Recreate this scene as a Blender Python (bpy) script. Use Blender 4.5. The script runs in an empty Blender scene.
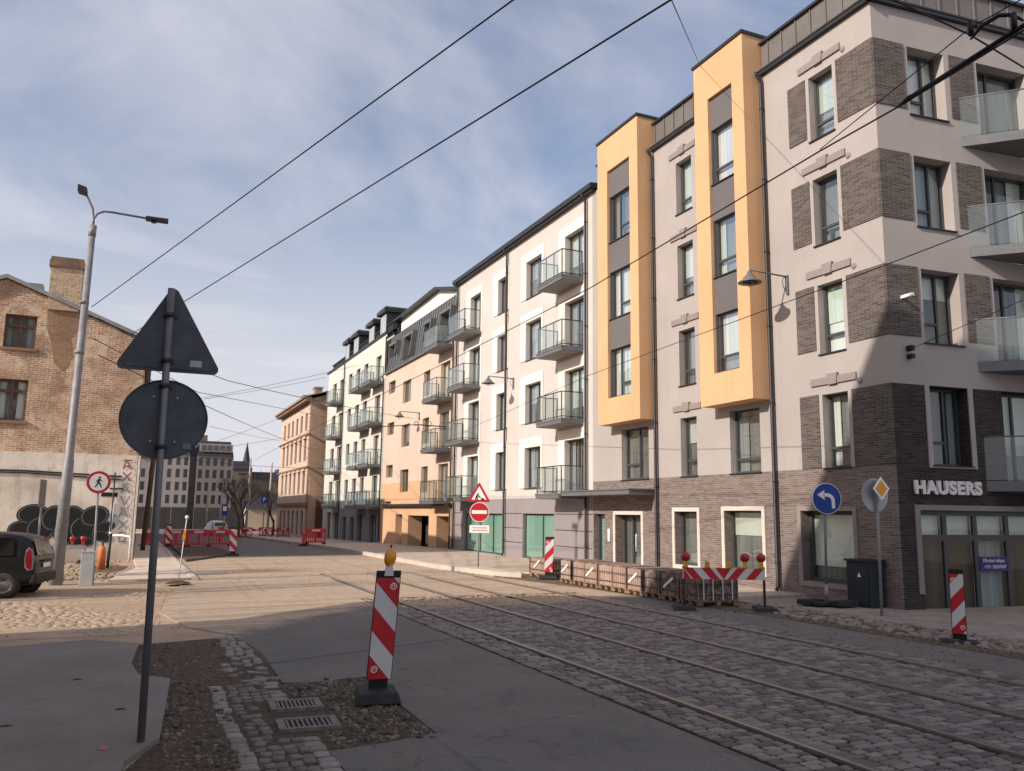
import bpy, bmesh, math, random
from mathutils import Vector, Matrix
random.seed(7)
R=math.radians
scene=bpy.context.scene
C=scene.collection
V=Vector
# ------------------------------------------------------------------ camera
RX=V((0.9142,-0.4046,0)); 
def setup_camera():
    yaw,pitch,roll=0.416123,0.15252,0.012276
    F=V((math.sin(yaw)*math.cos(pitch),math.cos(yaw)*math.cos(pitch),math.sin(pitch)))
    r=V((math.cos(yaw),-math.sin(yaw),0)); u=r.cross(F)
    r2=r*math.cos(roll)+u*math.sin(roll); u2=-r*math.sin(roll)+u*math.cos(roll)
    cd=bpy.data.cameras.new('camera'); co=bpy.data.objects.new('camera',cd); C.objects.link(co)
    m=Matrix((r2,u2,-F)).transposed().to_4x4(); m.translation=V((0,0,2.0)); co.matrix_world=m
    cd.sensor_fit='HORIZONTAL'; cd.sensor_width=36; cd.lens=831.4/1024*36; cd.clip_end=2000; cd.clip_start=.05
    scene.camera=co
setup_camera()
# ------------------------------------------------------------------ materials
MATS={}
UP=V((0,0,1))
def nodes(name):
    m=bpy.data.materials.new(name); m.use_nodes=True; nt=m.node_tree; nt.nodes.clear()
    out=nt.nodes.new('ShaderNodeOutputMaterial'); return m,nt,out
def N(nt,t,**k):
    n=nt.nodes.new(t)
    for a,b in k.items():
        if a.startswith('i_'):
            key=a[2:]; key=int(key) if key.isdigit() else key
            n.inputs[key].default_value=b
        else: setattr(n,a,b)
    return n
def L(nt,a,b): nt.links.new(a,b)
def c4(c): return (c[0],c[1],c[2],1)
def ramp(nt,fac,stops):
    r=N(nt,'ShaderNodeValToRGB'); e=r.color_ramp.elements
    e[0].position=stops[0][0]; e[0].color=c4(stops[0][1]); e[1].position=stops[-1][0]; e[1].color=c4(stops[-1][1])
    for p,c in stops[1:-1]:
        x=e.new(p); x.color=c4(c)
    L(nt,fac,r.inputs[0]); return r.outputs[0]
def mixc(nt,fac,a,b,mode='MIX'):
    m=N(nt,'ShaderNodeMix',data_type='RGBA',blend_type=mode)
    for sock,v in ((m.inputs[0],fac),(m.inputs[6],a),(m.inputs[7],b)):
        if isinstance(v,(int,float)): sock.default_value=v
        elif isinstance(v,tuple): sock.default_value=c4(v)
        else: L(nt,v,sock)
    return m.outputs[2]
def mth(nt,op,a,b=None,clamp=False):
    m=N(nt,'ShaderNodeMath',operation=op,use_clamp=clamp)
    for i,v in enumerate((a,b)):
        if v is None: continue
        if isinstance(v,(int,float)): m.inputs[i].default_value=v
        else: L(nt,v,m.inputs[i])
    return m.outputs[0]
def mrange(nt,v,a,b,c=0.,d=1.):
    m=N(nt,'ShaderNodeMapRange',interpolation_type='SMOOTHSTEP'); L(nt,v,m.inputs[0])
    m.inputs[1].default_value=a; m.inputs[2].default_value=b; m.inputs[3].default_value=c; m.inputs[4].default_value=d
    return m.outputs[0]
def pos(nt,obj=False):
    if obj: return N(nt,'ShaderNodeTexCoord').outputs['Object']
    return N(nt,'ShaderNodeNewGeometry').outputs['Position']
def noise(nt,vec,scale,detail=4,rough=.55,dist=0.):
    n=N(nt,'ShaderNodeTexNoise'); n.inputs['Scale'].default_value=scale; n.inputs['Detail'].default_value=detail
    n.inputs['Roughness'].default_value=rough; n.inputs['Distortion'].default_value=dist
    if vec is not None: L(nt,vec,n.inputs['Vector'])
    return n.outputs['Fac']
def bump(nt,h,strength=.3,dist=.02):
    b=N(nt,'ShaderNodeBump'); b.inputs['Strength'].default_value=strength; b.inputs['Distance'].default_value=dist
    L(nt,h,b.inputs['Height']); return b.outputs['Normal']
def bsdf(nt,out,col,rough=.8,metal=0.,normal=None,spec=.3):
    p=N(nt,'ShaderNodeBsdfPrincipled')
    for key,v in (('Base Color',col),('Roughness',rough),('Metallic',metal),('Specular IOR Level',spec)):
        if isinstance(v,tuple): p.inputs[key].default_value=c4(v)
        elif isinstance(v,(int,float)): p.inputs[key].default_value=v
        else: L(nt,v,p.inputs[key])
    if normal is not None: L(nt,normal,p.inputs['Normal'])
    L(nt,p.outputs[0],out.inputs[0]); return p
def scalevec(nt,v,s):
    m=N(nt,'ShaderNodeVectorMath',operation='MULTIPLY'); L(nt,v,m.inputs[0]); m.inputs[1].default_value=s; return m.outputs[0]
def plain(name,col,rough=.7,metal=0.,var=.15,scale=3.,bmp=.1,bscale=40.,obj=True,spec=.3,dirt=0.):
    """one colour with mottling, fine grain and optional grime"""
    if name in MATS: return MATS[name]
    m,nt,out=nodes(name); p=pos(nt,obj)
    n=noise(nt,p,scale,6,.6); lo=tuple(x*(1-var) for x in col); hi=tuple(min(1,x*(1+var)) for x in col)
    col_=ramp(nt,n,[(.3,lo),(.7,hi)])
    if dirt>0:
        n2=noise(nt,scalevec(nt,p,(scale*2.2,scale*2.2,scale*.5)),1.,6,.7,.6)
        f=mrange(nt,n2,.5,.75,0,dirt); col_=mixc(nt,f,col_,(.09,.07,.055))
    nb=bump(nt,noise(nt,p,bscale,3),bmp,.01) if bmp>0 else None
    bsdf(nt,out,col_,rough,metal,nb,spec); MATS[name]=m; return m
def brickmat(name,c1,c2,mortar,bw=.25,bh=.075,ms=.01,var=.35,bmp=.5,rough=.9,stain=.3,patch=None,patch_s=.35):
    m,nt,out=nodes(name); p=pos(nt)
    s=N(nt,'ShaderNodeSeparateXYZ'); L(nt,p,s.inputs[0])
    u=mth(nt,'ADD',s.outputs[0],s.outputs[1]); cb=N(nt,'ShaderNodeCombineXYZ'); L(nt,u,cb.inputs[0]); L(nt,s.outputs[2],cb.inputs[1])
    b=N(nt,'ShaderNodeTexBrick'); L(nt,cb.outputs[0],b.inputs['Vector'])
    b.inputs['Color1'].default_value=c4(c1); b.inputs['Color2'].default_value=c4(c2); b.inputs['Mortar'].default_value=c4(mortar)
    b.inputs['Scale'].default_value=1; b.inputs['Brick Width'].default_value=bw; b.inputs['Row Height'].default_value=bh
    b.inputs['Mortar Size'].default_value=ms; b.inputs['Mortar Smooth'].default_value=.3; b.inputs['Bias'].default_value=-.1
    w=N(nt,'ShaderNodeTexWhiteNoise',noise_dimensions='2D')
    n=noise(nt,p,1.1,6,.65); n2=noise(nt,scalevec(nt,p,(1.,1.,4.)),5.,4,.6)
    col=mixc(nt,mrange(nt,n,.35,.7,0,stain),b.outputs['Color'],tuple(x*.45 for x in c1))
    col=mixc(nt,mrange(nt,n2,.4,.75,0,.35),col,tuple(min(1,x*1.5) for x in c2))
    if patch:
        n3=noise(nt,p,patch_s,5,.6,.4); col=mixc(nt,mrange(nt,n3,.5,.62,0,.75),col,patch)
    h=mth(nt,'MULTIPLY',b.outputs['Fac'],-1.); h=mth(nt,'ADD',h,mth(nt,'MULTIPLY',noise(nt,p,30,3),.6)); h=mth(nt,'ADD',h,mth(nt,'MULTIPLY',noise(nt,p,7,4),.8 if bmp>1 else .1))
    if bmp>1: col=mixc(nt,mrange(nt,noise(nt,p,3.2,6,.75,.6),.5,.68,0,.55),col,tuple(x*.38 for x in c1))
    bsdf(nt,out,col,rough,0,bump(nt,h,bmp,.012),.2); MATS[name]=m; return m
def plaster(name,col,streak=.18):
    m,nt,out=nodes(name); p=pos(nt)
    n=noise(nt,p,.5,5,.6); n2=noise(nt,scalevec(nt,p,(3.,3.,.25)),1.,5,.65,.3); n3=noise(nt,p,14.,4)
    c=ramp(nt,n,[(.3,tuple(x*.92 for x in col)),(.7,tuple(min(1,x*1.05) for x in col))])
    c=mixc(nt,mrange(nt,n2,.52,.8,0,streak),c,tuple(x*.6 for x in col))
    c=mixc(nt,mrange(nt,n3,.4,.7,0,.12),c,tuple(x*.7 for x in col)); n4=noise(nt,scalevec(nt,p,(7.,7.,.35)),1.,6,.7,.2)
    c=mixc(nt,mrange(nt,n4,.58,.78,0,streak*.9),c,tuple(x*.5 for x in col)); c=mixc(nt,mrange(nt,noise(nt,p,1.7,6,.7,.5),.55,.75,0,streak*.5),c,tuple(min(1,x*1.25) for x in col))
    bsdf(nt,out,c,.92,0,bump(nt,mth(nt,'ADD',noise(nt,p,120.,2),mth(nt,'MULTIPLY',noise(nt,p,2.5,4),1.5)),.3,.006),.15); MATS[name]=m; return m
P_GRAY=plaster('grey_plaster',(.385,.35,.33))
P_WHITE=plaster('white_plaster',(.55,.505,.475),.2)
P_CREAM=plaster('cream_plaster',(.76,.72,.65),.1)
P_APR=plaster('apricot_plaster',(.63,.385,.215),.2)
P_APR2=plaster('pale_apricot_plaster',(.60,.385,.235),.2)
P_PEACH=plaster('peach_plaster',(.60,.475,.39),.2)
P_CREAM2=plaster('ivory_plaster',(.64,.605,.54),.22)
P_BASE=plaster('slate_plaster',(.27,.245,.25))
P_DARK=plaster('dark_panel_plaster',(.145,.135,.138),.08)
P_LIN=plaster('lintel_plaster',(.27,.235,.225))
P_SURR=plaster('pale_surround_plaster',(.62,.55,.49))
def oldplaster(name):
    m,nt,out=nodes(name); p=pos(nt); n=noise(nt,p,.55,6,.65,.4); n2=noise(nt,scalevec(nt,p,(2.5,2.5,.3)),1.,6,.7,.5); n3=noise(nt,p,3.,6,.7,.5); n4=noise(nt,p,.9,5,.6,1.)
    c=ramp(nt,n,[(.32,(.52,.45,.37)),(.5,(.72,.66,.58)),(.7,(.82,.77,.69))]); c=mixc(nt,mrange(nt,n2,.5,.72,0,.6),c,(.36,.31,.27)); c=mixc(nt,mrange(nt,n3,.55,.72,0,.5),c,(.45,.37,.28)); c=mixc(nt,mrange(nt,n4,.62,.70,0,.6),c,(.55,.42,.22))
    s=N(nt,'ShaderNodeSeparateXYZ'); L(nt,p,s.inputs[0]); c=mixc(nt,mrange(nt,mth(nt,'ADD',s.outputs[2],mth(nt,'MULTIPLY',n3,1.2)),1.6,.4,0,.6),c,(.28,.22,.17))
    bsdf(nt,out,c,.93,0,bump(nt,mth(nt,'ADD',n3,mth(nt,'MULTIPLY',noise(nt,p,20.,4),.4)),.7,.02),.15); MATS[name]=m; return m
P_OLD=oldplaster('stained_old_plaster')
P_GREY2=plaster('grey_facade_plaster',(.31,.28,.265),.3)
P_BROWN=plaster('brown_facade_plaster',(.26,.17,.11),.4)
B_DARK=brickmat('dark_clinker_brick',(.128,.107,.096),(.044,.038,.036),(.195,.172,.157),.24,.055,.008,stain=.15)
B_SHADE=brickmat('shaded_clinker_brick',(.062,.05,.05),(.022,.019,.021),(.085,.072,.07),.24,.055,.008,stain=.1)  # clinker copy for the side base, with its shade put into the colour
B_BASE=brickmat('grey_brown_brick',(.225,.175,.155),(.10,.08,.072),(.30,.255,.23),.24,.055,.008,stain=.15)
B_OLD=brickmat('old_orange_brick',(.64,.405,.26),(.35,.195,.125),(.74,.62,.48),.27,.085,.022,stain=.75,bmp=2.4,patch=(.78,.60,.45),patch_s=.9)
B_E=brickmat('tenement_brick',(.46,.305,.21),(.34,.215,.15),(.45,.35,.27),.27,.085,.012,stain=.35)
B_RED=brickmat('red_brick',(.42,.22,.14),(.30,.15,.10),(.35,.28,.22),.27,.085,.012)
P_PINKST=plaster('pink_stucco',(.60,.455,.37),.35)
ZINC=plain('grey_zinc',(.165,.15,.14),.55,.15,.12,1.5,.05,obj=False)
ZINC2=plain('green_grey_zinc',(.15,.156,.156),.5,.3,.12,1.5,.05,obj=False)
DARKM=plain('anthracite_metal',(.035,.036,.04),.45,.2,.15,2.,.05,obj=False)
FRAME=plain('window_frame_grey',(.07,.072,.076),.45,.1,.1,2.,.03,obj=False)
GREYM=plain('grey_painted_metal',(.16,.165,.17),.5,.2,.1,2.,.04,obj=False)
GALV=plain('galvanised_steel',(.25,.245,.25),.6,.25,.18,6.,.05)
DGALV=plain('dull_grey_steel',(.17,.175,.185),.55,.5,.15,5.,.05)
ALU=plain('sign_back_grey',(.075,.083,.10),.55,.25,.28,5.,.06,18.,dirt=.35)
ALU2=plain('light_sign_back',(.35,.36,.38),.5,.5,.12,5.,.03)
WOODB=plain('brown_window_wood',(.12,.065,.045),.6,0,.2,4.,.1,obj=False)
TAN=plain('tan_window_frame',(.28,.19,.12),.6,0,.1,4.,.05,obj=False)
RUBBER=plain('black_rubber',(.028,.028,.03),.75,0,.3,6.,.3,25.,dirt=.25)
BLACK=plain('black_paint',(.015,.015,.016),.5,0,.2,4.,.05)
RED=plain('signal_red',(.50,.022,.03),.4,0,.08,5.,.03,dirt=.10)
WHITE=plain('reflective_white',(.62,.62,.62),.4,0,.05,5.,.03,dirt=.10)
SWHITE=plain('sign_white',(.85,.83,.80),.4,0,.04,5.,.02)
REDPL=plain('red_plastic',(.55,.035,.045),.45,0,.15,3.,.05,dirt=.15)
AMBER=plain('amber_lens',(.75,.27,.015),.2,0,.1,30.,.3,90.,spec=.6)
REDL=plain('red_lens',(.36,.012,.018),.2,0,.1,30.,.3,90.,spec=.6)
YELB=plain('yellow_lamp_body',(.55,.34,.02),.5,0,.1,5.,.03)
BLUE=plain('sign_blue',(.012,.05,.30),.35,0,.08,5.,.02)
YEL=plain('sign_yellow',(.75,.33,.02),.4,0,.05,5.,.02)
PURPLE=plain('purple_poster',(.045,.02,.16),.4,0,.05,5.,.02)
WOODP=plain('pallet_wood',(.25,.16,.10),.85,0,.3,9.,.3,40.,dirt=.25)
STRAP=plain('black_strap',(.03,.03,.035),.5)
FILM=plain('white_film',(.80,.76,.70),.35,0,.08,12.,.3,30.)
LETTER=plain('pale_letter',(.72,.70,.68),.5,0,.04,5.,.02)
GREENB=plain('dark_green_cabinet',(.022,.03,.034),.5,0,.15,3.,.05,dirt=.2)
GREYBOX=plain('grey_cabinet',(.45,.46,.46),.6,0,.12,4.,.05,dirt=.25)
ORANGE=plain('orange_paint',(.60,.17,.06),.5,0,.12,8.,.05,dirt=.2)
CONC=plain('pale_concrete',(.50,.44,.37),.9,0,.15,2.,.3,60.,obj=False)
GREYCONC=plain('underside_concrete',(.30,.275,.265),.9,0,.12,2.,.1,60.,obj=False)
CARP=plain('black_car_paint',(.010,.011,.011),.28,.0,.25,5.,.02,spec=.35,dirt=.12)
CARW=plain('white_car_paint',(.7,.7,.7),.25,0,.05,2.,0,spec=.5)
CARPL=plain('car_plastic',(.02,.02,.02),.6,0,.2,8.,.1)
TYRE=plain('tyre',(.05,.042,.036),.9,0,.25,12.,.2,60.)
RIM=plain('wheel_rim',(.22,.21,.20),.4,.6,.15,12.,.05)
BARK=plain('grey_brown_bark',(.09,.068,.055),.95,0,.3,4.,.5,30.,obj=False)
SLATE=plain('dark_slate_roof',(.035,.035,.042),.6,0,.2,1.2,.2,obj=False)
TIN=plain('grey_tin_roof',(.27,.275,.28),.5,.3,.2,1.,.1,obj=False)
INNER=plain('dark_interior',(.05,.045,.04),.9,0,.2,1.,0,obj=False)
WIRE=plain('wire',(.02,.02,.022),.6)
IRON=plain('cast_iron',(.19,.17,.155),.7,.4,.35,14.,.4,60.,dirt=.35)
RAILM=plain('worn_rail_steel',(.27,.245,.225),.4,.5,.2,7.,.12,60.,dirt=.18)
PIT=plain('black_pit',(.004,.004,.004),.9)
GRAF=plain('black_spray_paint',(.012,.013,.015),.6,0,.3,5.,.05)
GRAF2=plain('pale_blue_spray',(.35,.45,.50),.8,0,.3,5.,.05)
GRAF3=plain('red_spray',(.30,.06,.08),.8,0,.3,5.,.05)
GRAF4=plain('grey_spray',(.22,.21,.22),.8,0,.3,5.,.05)
PINKSPRAY=plain('pink_spray',(.42,.13,.125),.8,0,.3,9.,.05)
# glass that shows what stands behind it
def glassmat(name,tint,refl=.16,kf=.30,haze=0.):
    m,nt,out=nodes(name); g=N(nt,'ShaderNodeBsdfGlossy'); g.inputs['Roughness'].default_value=.015; g.inputs['Color'].default_value=(.95,.97,1,1)
    t=N(nt,'ShaderNodeBsdfTransparent'); t.inputs['Color'].default_value=c4(tint)
    lw=N(nt,'ShaderNodeLayerWeight'); lw.inputs['Blend'].default_value=.25
    f=mth(nt,'ADD',mth(nt,'MULTIPLY',lw.outputs['Fresnel'],kf),refl,True)
    p=pos(nt); L(nt,bump(nt,noise(nt,p,1.3,2),.05,.05),g.inputs['Normal'])
    mx=N(nt,'ShaderNodeMixShader'); L(nt,f,mx.inputs[0]); L(nt,t.outputs[0],mx.inputs[1]); L(nt,g.outputs[0],mx.inputs[2]); res=mx.outputs[0]
    if haze>0:
        d=N(nt,'ShaderNodeBsdfDiffuse'); d.inputs[0].default_value=(.62,.68,.66,1); m2=N(nt,'ShaderNodeMixShader'); m2.inputs[0].default_value=haze; L(nt,res,m2.inputs[1]); L(nt,d.outputs[0],m2.inputs[2]); res=m2.outputs[0]
    L(nt,res,out.inputs[0])
    MATS[name]=m; return m
GLASS=glassmat('window_glass',(.86,.91,.90),.09)
SHOPGL=glassmat('shop_glass',(.86,.90,.88),.07,.22)
BALGL=glassmat('balcony_glass',(.82,.88,.87),.05,.16,.10)
CARGL=glassmat('car_glass',(.12,.14,.13),.14)
def curtain(name,a,b,freq):
    m,nt,out=nodes(name); p=pos(nt); s=N(nt,'ShaderNodeSeparateXYZ'); L(nt,p,s.inputs[0])
    u=mth(nt,'ADD',s.outputs[0],s.outputs[1]); oi=N(nt,'ShaderNodeObjectInfo')
    ph=mth(nt,'MULTIPLY',oi.outputs['Random'],40.)
    w=noise(nt,None,1.,3); nd=w.node; cb=N(nt,'ShaderNodeCombineXYZ'); L(nt,mth(nt,'ADD',mth(nt,'MULTIPLY',u,freq),ph),cb.inputs[0]); L(nt,mth(nt,'MULTIPLY',s.outputs[2],.12),cb.inputs[1]); L(nt,cb.outputs[0],nd.inputs['Vector'])
    col=ramp(nt,w,[(.3,a),(.7,b)]); bsdf(nt,out,col,.9,0,None,.1); MATS[name]=m; return m
CUR_W=curtain('white_curtain',(.50,.50,.47),(.88,.88,.84),9.)
CUR_G=curtain('green_tint_curtain',(.45,.53,.46),(.72,.80,.70),5.)
CUR_D=curtain('dim_room',(.09,.095,.09),(.30,.31,.295),2.2)
CUR_B=curtain('blue_grey_curtain',(.24,.27,.28),(.48,.51,.52),7.)
CUR_S=curtain('shop_blind',(.58,.62,.54),(.80,.82,.75),.8)
CUR_T=curtain('brown_room',(.05,.04,.03),(.20,.16,.11),2.)
TEAL=curtain('teal_protective_film',(.20,.37,.31),(.36,.55,.47),.7)
# ------------------------------------------------------------------ mesh builder
PLANT=plain('pot_plant_green',(.05,.10,.035),.7,0,.3,20.,.1)
rng=random.Random(5)
class MB:
    def __init__(s): s.v=[];s.f=[];s.m=[];s.sm=[]
    def face(s,pts,mi=0,sm=False):
        i=len(s.v); s.v+= [tuple(p) for p in pts]; s.f.append(tuple(range(i,i+len(pts)))); s.m.append(mi); s.sm.append(sm)
    def mesh(s,vs,fs,mi=0,sm=False):
        i=len(s.v); s.v+=[tuple(p) for p in vs]
        for f in fs: s.f.append(tuple(i+k for k in f)); s.m.append(mi); s.sm.append(sm)
    def hexa(s,p,mi=0):  # p: 4 bottom + 4 top
        s.mesh(p,[(0,3,2,1),(4,5,6,7),(0,1,5,4),(1,2,6,5),(2,3,7,6),(3,0,4,7)],mi)
    def box(s,x0,x1,y0,y1,z0,z1,mi=0):
        s.hexa([(x0,y0,z0),(x1,y0,z0),(x1,y1,z0),(x0,y1,z0),(x0,y0,z1),(x1,y0,z1),(x1,y1,z1),(x0,y1,z1)],mi)
    def fbox(s,fr,u0,u1,z0,z1,d0,d1,mi=0):
        s.hexa([fr(u0,z0,d0),fr(u1,z0,d0),fr(u1,z0,d1),fr(u0,z0,d1),fr(u0,z1,d0),fr(u1,z1,d0),fr(u1,z1,d1),fr(u0,z1,d1)],mi)
    def tube(s,pts,r,n=8,mi=0,cap=True,sm=True):
        pts=[V(p) for p in pts]; rs=r if isinstance(r,(list,tuple)) else [r]*len(pts)
        rings=[];prev=None
        for i,p in enumerate(pts):
            t=(pts[min(i+1,len(pts)-1)]-pts[max(i-1,0)]).normalized()
            a=V((0,0,1)) if abs(t.z)<.95 else V((1,0,0))
            x=t.cross(a).normalized() if prev is None else (prev-t*prev.dot(t)).normalized()
            prev=x; y=t.cross(x)
            rings.append([p+(x*math.cos(2*math.pi*k/n)+y*math.sin(2*math.pi*k/n))*rs[i] for k in range(n)])
        i0=len(s.v); s.v+=[tuple(q) for rg in rings for q in rg]
        for i in range(len(rings)-1):
            for k in range(n):
                s.f.append((i0+i*n+k,i0+i*n+(k+1)%n,i0+(i+1)*n+(k+1)%n,i0+(i+1)*n+k)); s.m.append(mi); s.sm.append(sm)
        if cap:
            s.f.append(tuple(i0+k for k in range(n))[::-1]); s.m.append(mi); s.sm.append(False)
            s.f.append(tuple(i0+(len(rings)-1)*n+k for k in range(n))); s.m.append(mi); s.sm.append(False)
    def prism(s,poly,o,ax,ay,an,t,mi=0,mi_side=None):
        """2D polygon in plane (ax,ay) at o, thickened by t along an"""
        o=V(o);ax=V(ax);ay=V(ay);an=V(an); n=len(poly)
        a=[o+ax*p[0]+ay*p[1] for p in poly]; b=[q+an*t for q in a]
        i=len(s.v); s.v+=[tuple(q) for q in a+b]
        s.f.append(tuple(range(i,i+n))); s.m.append(mi); s.sm.append(False)
        s.f.append(tuple(range(i+2*n-1,i+n-1,-1))); s.m.append(mi); s.sm.append(False)
        for k in range(n):
            s.f.append((i+k,i+(k+1)%n,i+n+(k+1)%n,i+n+k)); s.m.append(mi if mi_side is None else mi_side); s.sm.append(False)
    def lathe(s,prof,o,n=16,mi=0,ax=(1,0,0),ay=(0,1,0),az=(0,0,1)):
        o=V(o);ax=V(ax);ay=V(ay);az=V(az); i0=len(s.v); k=len(prof)
        for j in range(n):
            a=2*math.pi*j/n
            for (r,z) in prof: s.v.append(tuple(o+(ax*math.cos(a)+ay*math.sin(a))*r+az*z))
        for j in range(n):
            for q in range(k-1):
                s.f.append((i0+j*k+q,i0+((j+1)%n)*k+q,i0+((j+1)%n)*k+q+1,i0+j*k+q+1)); s.m.append(mi); s.sm.append(True)
    def build(s,name,mats,parent=None,loc=None,bev=0.,fix=True):
        me=bpy.data.meshes.new(name); 
        off=V((0,0,0))
        if loc is not None: off=V(loc)
        elif parent is not None:
            q=parent
            while q is not None: off+=q.location; q=q.parent
        me.from_pydata([tuple(V(p)-off) for p in s.v],[],s.f)
        if not isinstance(mats,(list,tuple)): mats=[mats]
        for m in mats: me.materials.append(m)
        me.polygons.foreach_set('material_index',s.m); me.polygons.foreach_set('use_smooth',s.sm)
        if fix:
            bm=bmesh.new(); bm.from_mesh(me); bmesh.ops.recalc_face_normals(bm,faces=bm.faces); bm.to_mesh(me); bm.free()
        me.update()
        o=bpy.data.objects.new(name,me); C.objects.link(o)
        if parent is not None: o.parent=parent
        elif loc is not None: o.location=loc
        if bev>0:
            md=o.modifiers.new('edge','BEVEL'); md.width=bev; md.segments=2; md.limit_method='ANGLE'
        return o
def thing(name,label,cat,loc,group=None):
    o=bpy.data.objects.new(name,None); o.empty_display_size=.2; C.objects.link(o); o.location=loc; o['label']=label; o['category']=cat
    if group: o['group']=group
    return o
def tag(o,label,cat,group=None,kind=None):
    o['label']=label; o['category']=cat
    if group: o['group']=group
    if kind: o['kind']=kind
    return o
def copy_tree(o,parent=None):
    c=o.copy(); C.objects.link(c)
    if parent is not None: c.parent=parent
    for ch in [x for x in bpy.data.objects if x.parent==o]: copy_tree(ch,c)
    return c
def circ(r,n=32,cx=0,cy=0,a0=0,a1=2*math.pi,ry=None):
    ry=r if ry is None else ry
    return [(cx+r*math.cos(a0+(a1-a0)*k/n),cy+ry*math.sin(a0+(a1-a0)*k/n)) for k in range(n)]
def rtri(w,h,rad,n=6):
    """rounded triangle, apex up, base from z=0"""
    P=[V((-w/2,0)),V((w/2,0)),V((0,h))]; cen=(P[0]+P[1]+P[2])/3; out=[]
    for i,p in enumerate(P):
        a=(P[(i-1)%3]-p).normalized(); b=(P[(i+1)%3]-p).normalized(); ang=math.acos(max(-1,min(1,a.dot(b))))
        c=p+(a+b).normalized()*rad/math.sin(ang/2); d=rad/math.tan(ang/2)
        s=p+a*d-c; e=p+b*d-c; a0=math.atan2(s.y,s.x); a1=math.atan2(e.y,e.x)
        while a1<a0: a1+=2*math.pi
        for k in range(n+1): out.append((c.x+rad*math.cos(a0+(a1-a0)*k/n),c.y+rad*math.sin(a0+(a1-a0)*k/n)))
    return out
def scale2(poly,s,c=(0,0)): return [(c[0]+(x-c[0])*s,c[1]+(y-c[1])*s) for x,y in poly]
# ------------------------------------------------------------------ ground and setting
def gz(y): return 0. if y<42 else -.0145*(y-42)
def struct(o): o['kind']='structure'; return o
def slab(name,poly,z0,z1,mat,mats=None):
    bm=bmesh.new(); vs=[bm.verts.new((x,y,0)) for x,y in poly]; f=bm.faces.new(vs)
    if any(p[1]>42 for p in poly) and any(p[1]<42 for p in poly):
        bmesh.ops.bisect_plane(bm,geom=bm.verts[:]+bm.edges[:]+bm.faces[:],plane_co=(0,42,0),plane_no=(0,1,0))
    bmesh.ops.triangulate(bm,faces=bm.faces[:]) if len(poly)>4 else None
    if z1-z0>1e-6:
        r=bmesh.ops.extrude_face_region(bm,geom=bm.faces[:]); up=[e for e in r['geom'] if isinstance(e,bmesh.types.BMVert)]
        ups=set(up)
        for v in bm.verts: v.co.z=gz(v.co.y)+(z1 if v in ups else z0)
    else:
        for v in bm.verts: v.co.z=gz(v.co.y)+z1
    bmesh.ops.recalc_face_normals(bm,faces=bm.faces)
    if z1-z0<=1e-6:
        for fc in bm.faces:
            if fc.normal.z<0: fc.normal_flip()
    me=bpy.data.meshes.new(name); bm.to_mesh(me); bm.free(); me.materials.append(mat)
    o=bpy.data.objects.new(name,me); C.objects.link(o); return struct(o)
SAND=(.42,.30,.205)
def sandmat(name):
    m,nt,out=nodes(name); p=pos(nt)
    n=noise(nt,p,.6,6,.65); n2=noise(nt,p,9.,5,.7); n3=noise(nt,scalevec(nt,p,(.5,2.2,1.)),1.6,5,.7,.8)
    c=ramp(nt,n,[(.3,(.36,.265,.185)),(.55,(.46,.345,.245)),(.75,(.52,.40,.29))])
    c=mixc(nt,mrange(nt,n3,.5,.72,0,.5),c,(.22,.17,.125)); c=mixc(nt,mrange(nt,n2,.45,.75,0,.35),c,(.20,.15,.11))
    h=mth(nt,'ADD',mth(nt,'MULTIPLY',n2,.6),noise(nt,p,45.,3))
    bsdf(nt,out,c,.95,0,bump(nt,h,.6,.03),.1); return m
def soilmat(name,dark=1.):
    m,nt,out=nodes(name); p=pos(nt)
    n=noise(nt,p,1.5,6,.7); n2=noise(nt,p,18.,6,.75); n3=noise(nt,p,70.,3)
    c=ramp(nt,n2,[(.3,(.055*dark,.04*dark,.03*dark)),(.5,(.13*dark,.095*dark,.07*dark)),(.72,(.26*dark,.20*dark,.155*dark))])
    c=mixc(nt,mrange(nt,n,.4,.7,0,.5),c,(.10*dark,.075*dark,.055*dark))
    h=mth(nt,'ADD',n2,mth(nt,'MULTIPLY',n3,.5)); bsdf(nt,out,c,.97,0,bump(nt,h,1.,.06),.1); return m
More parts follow.
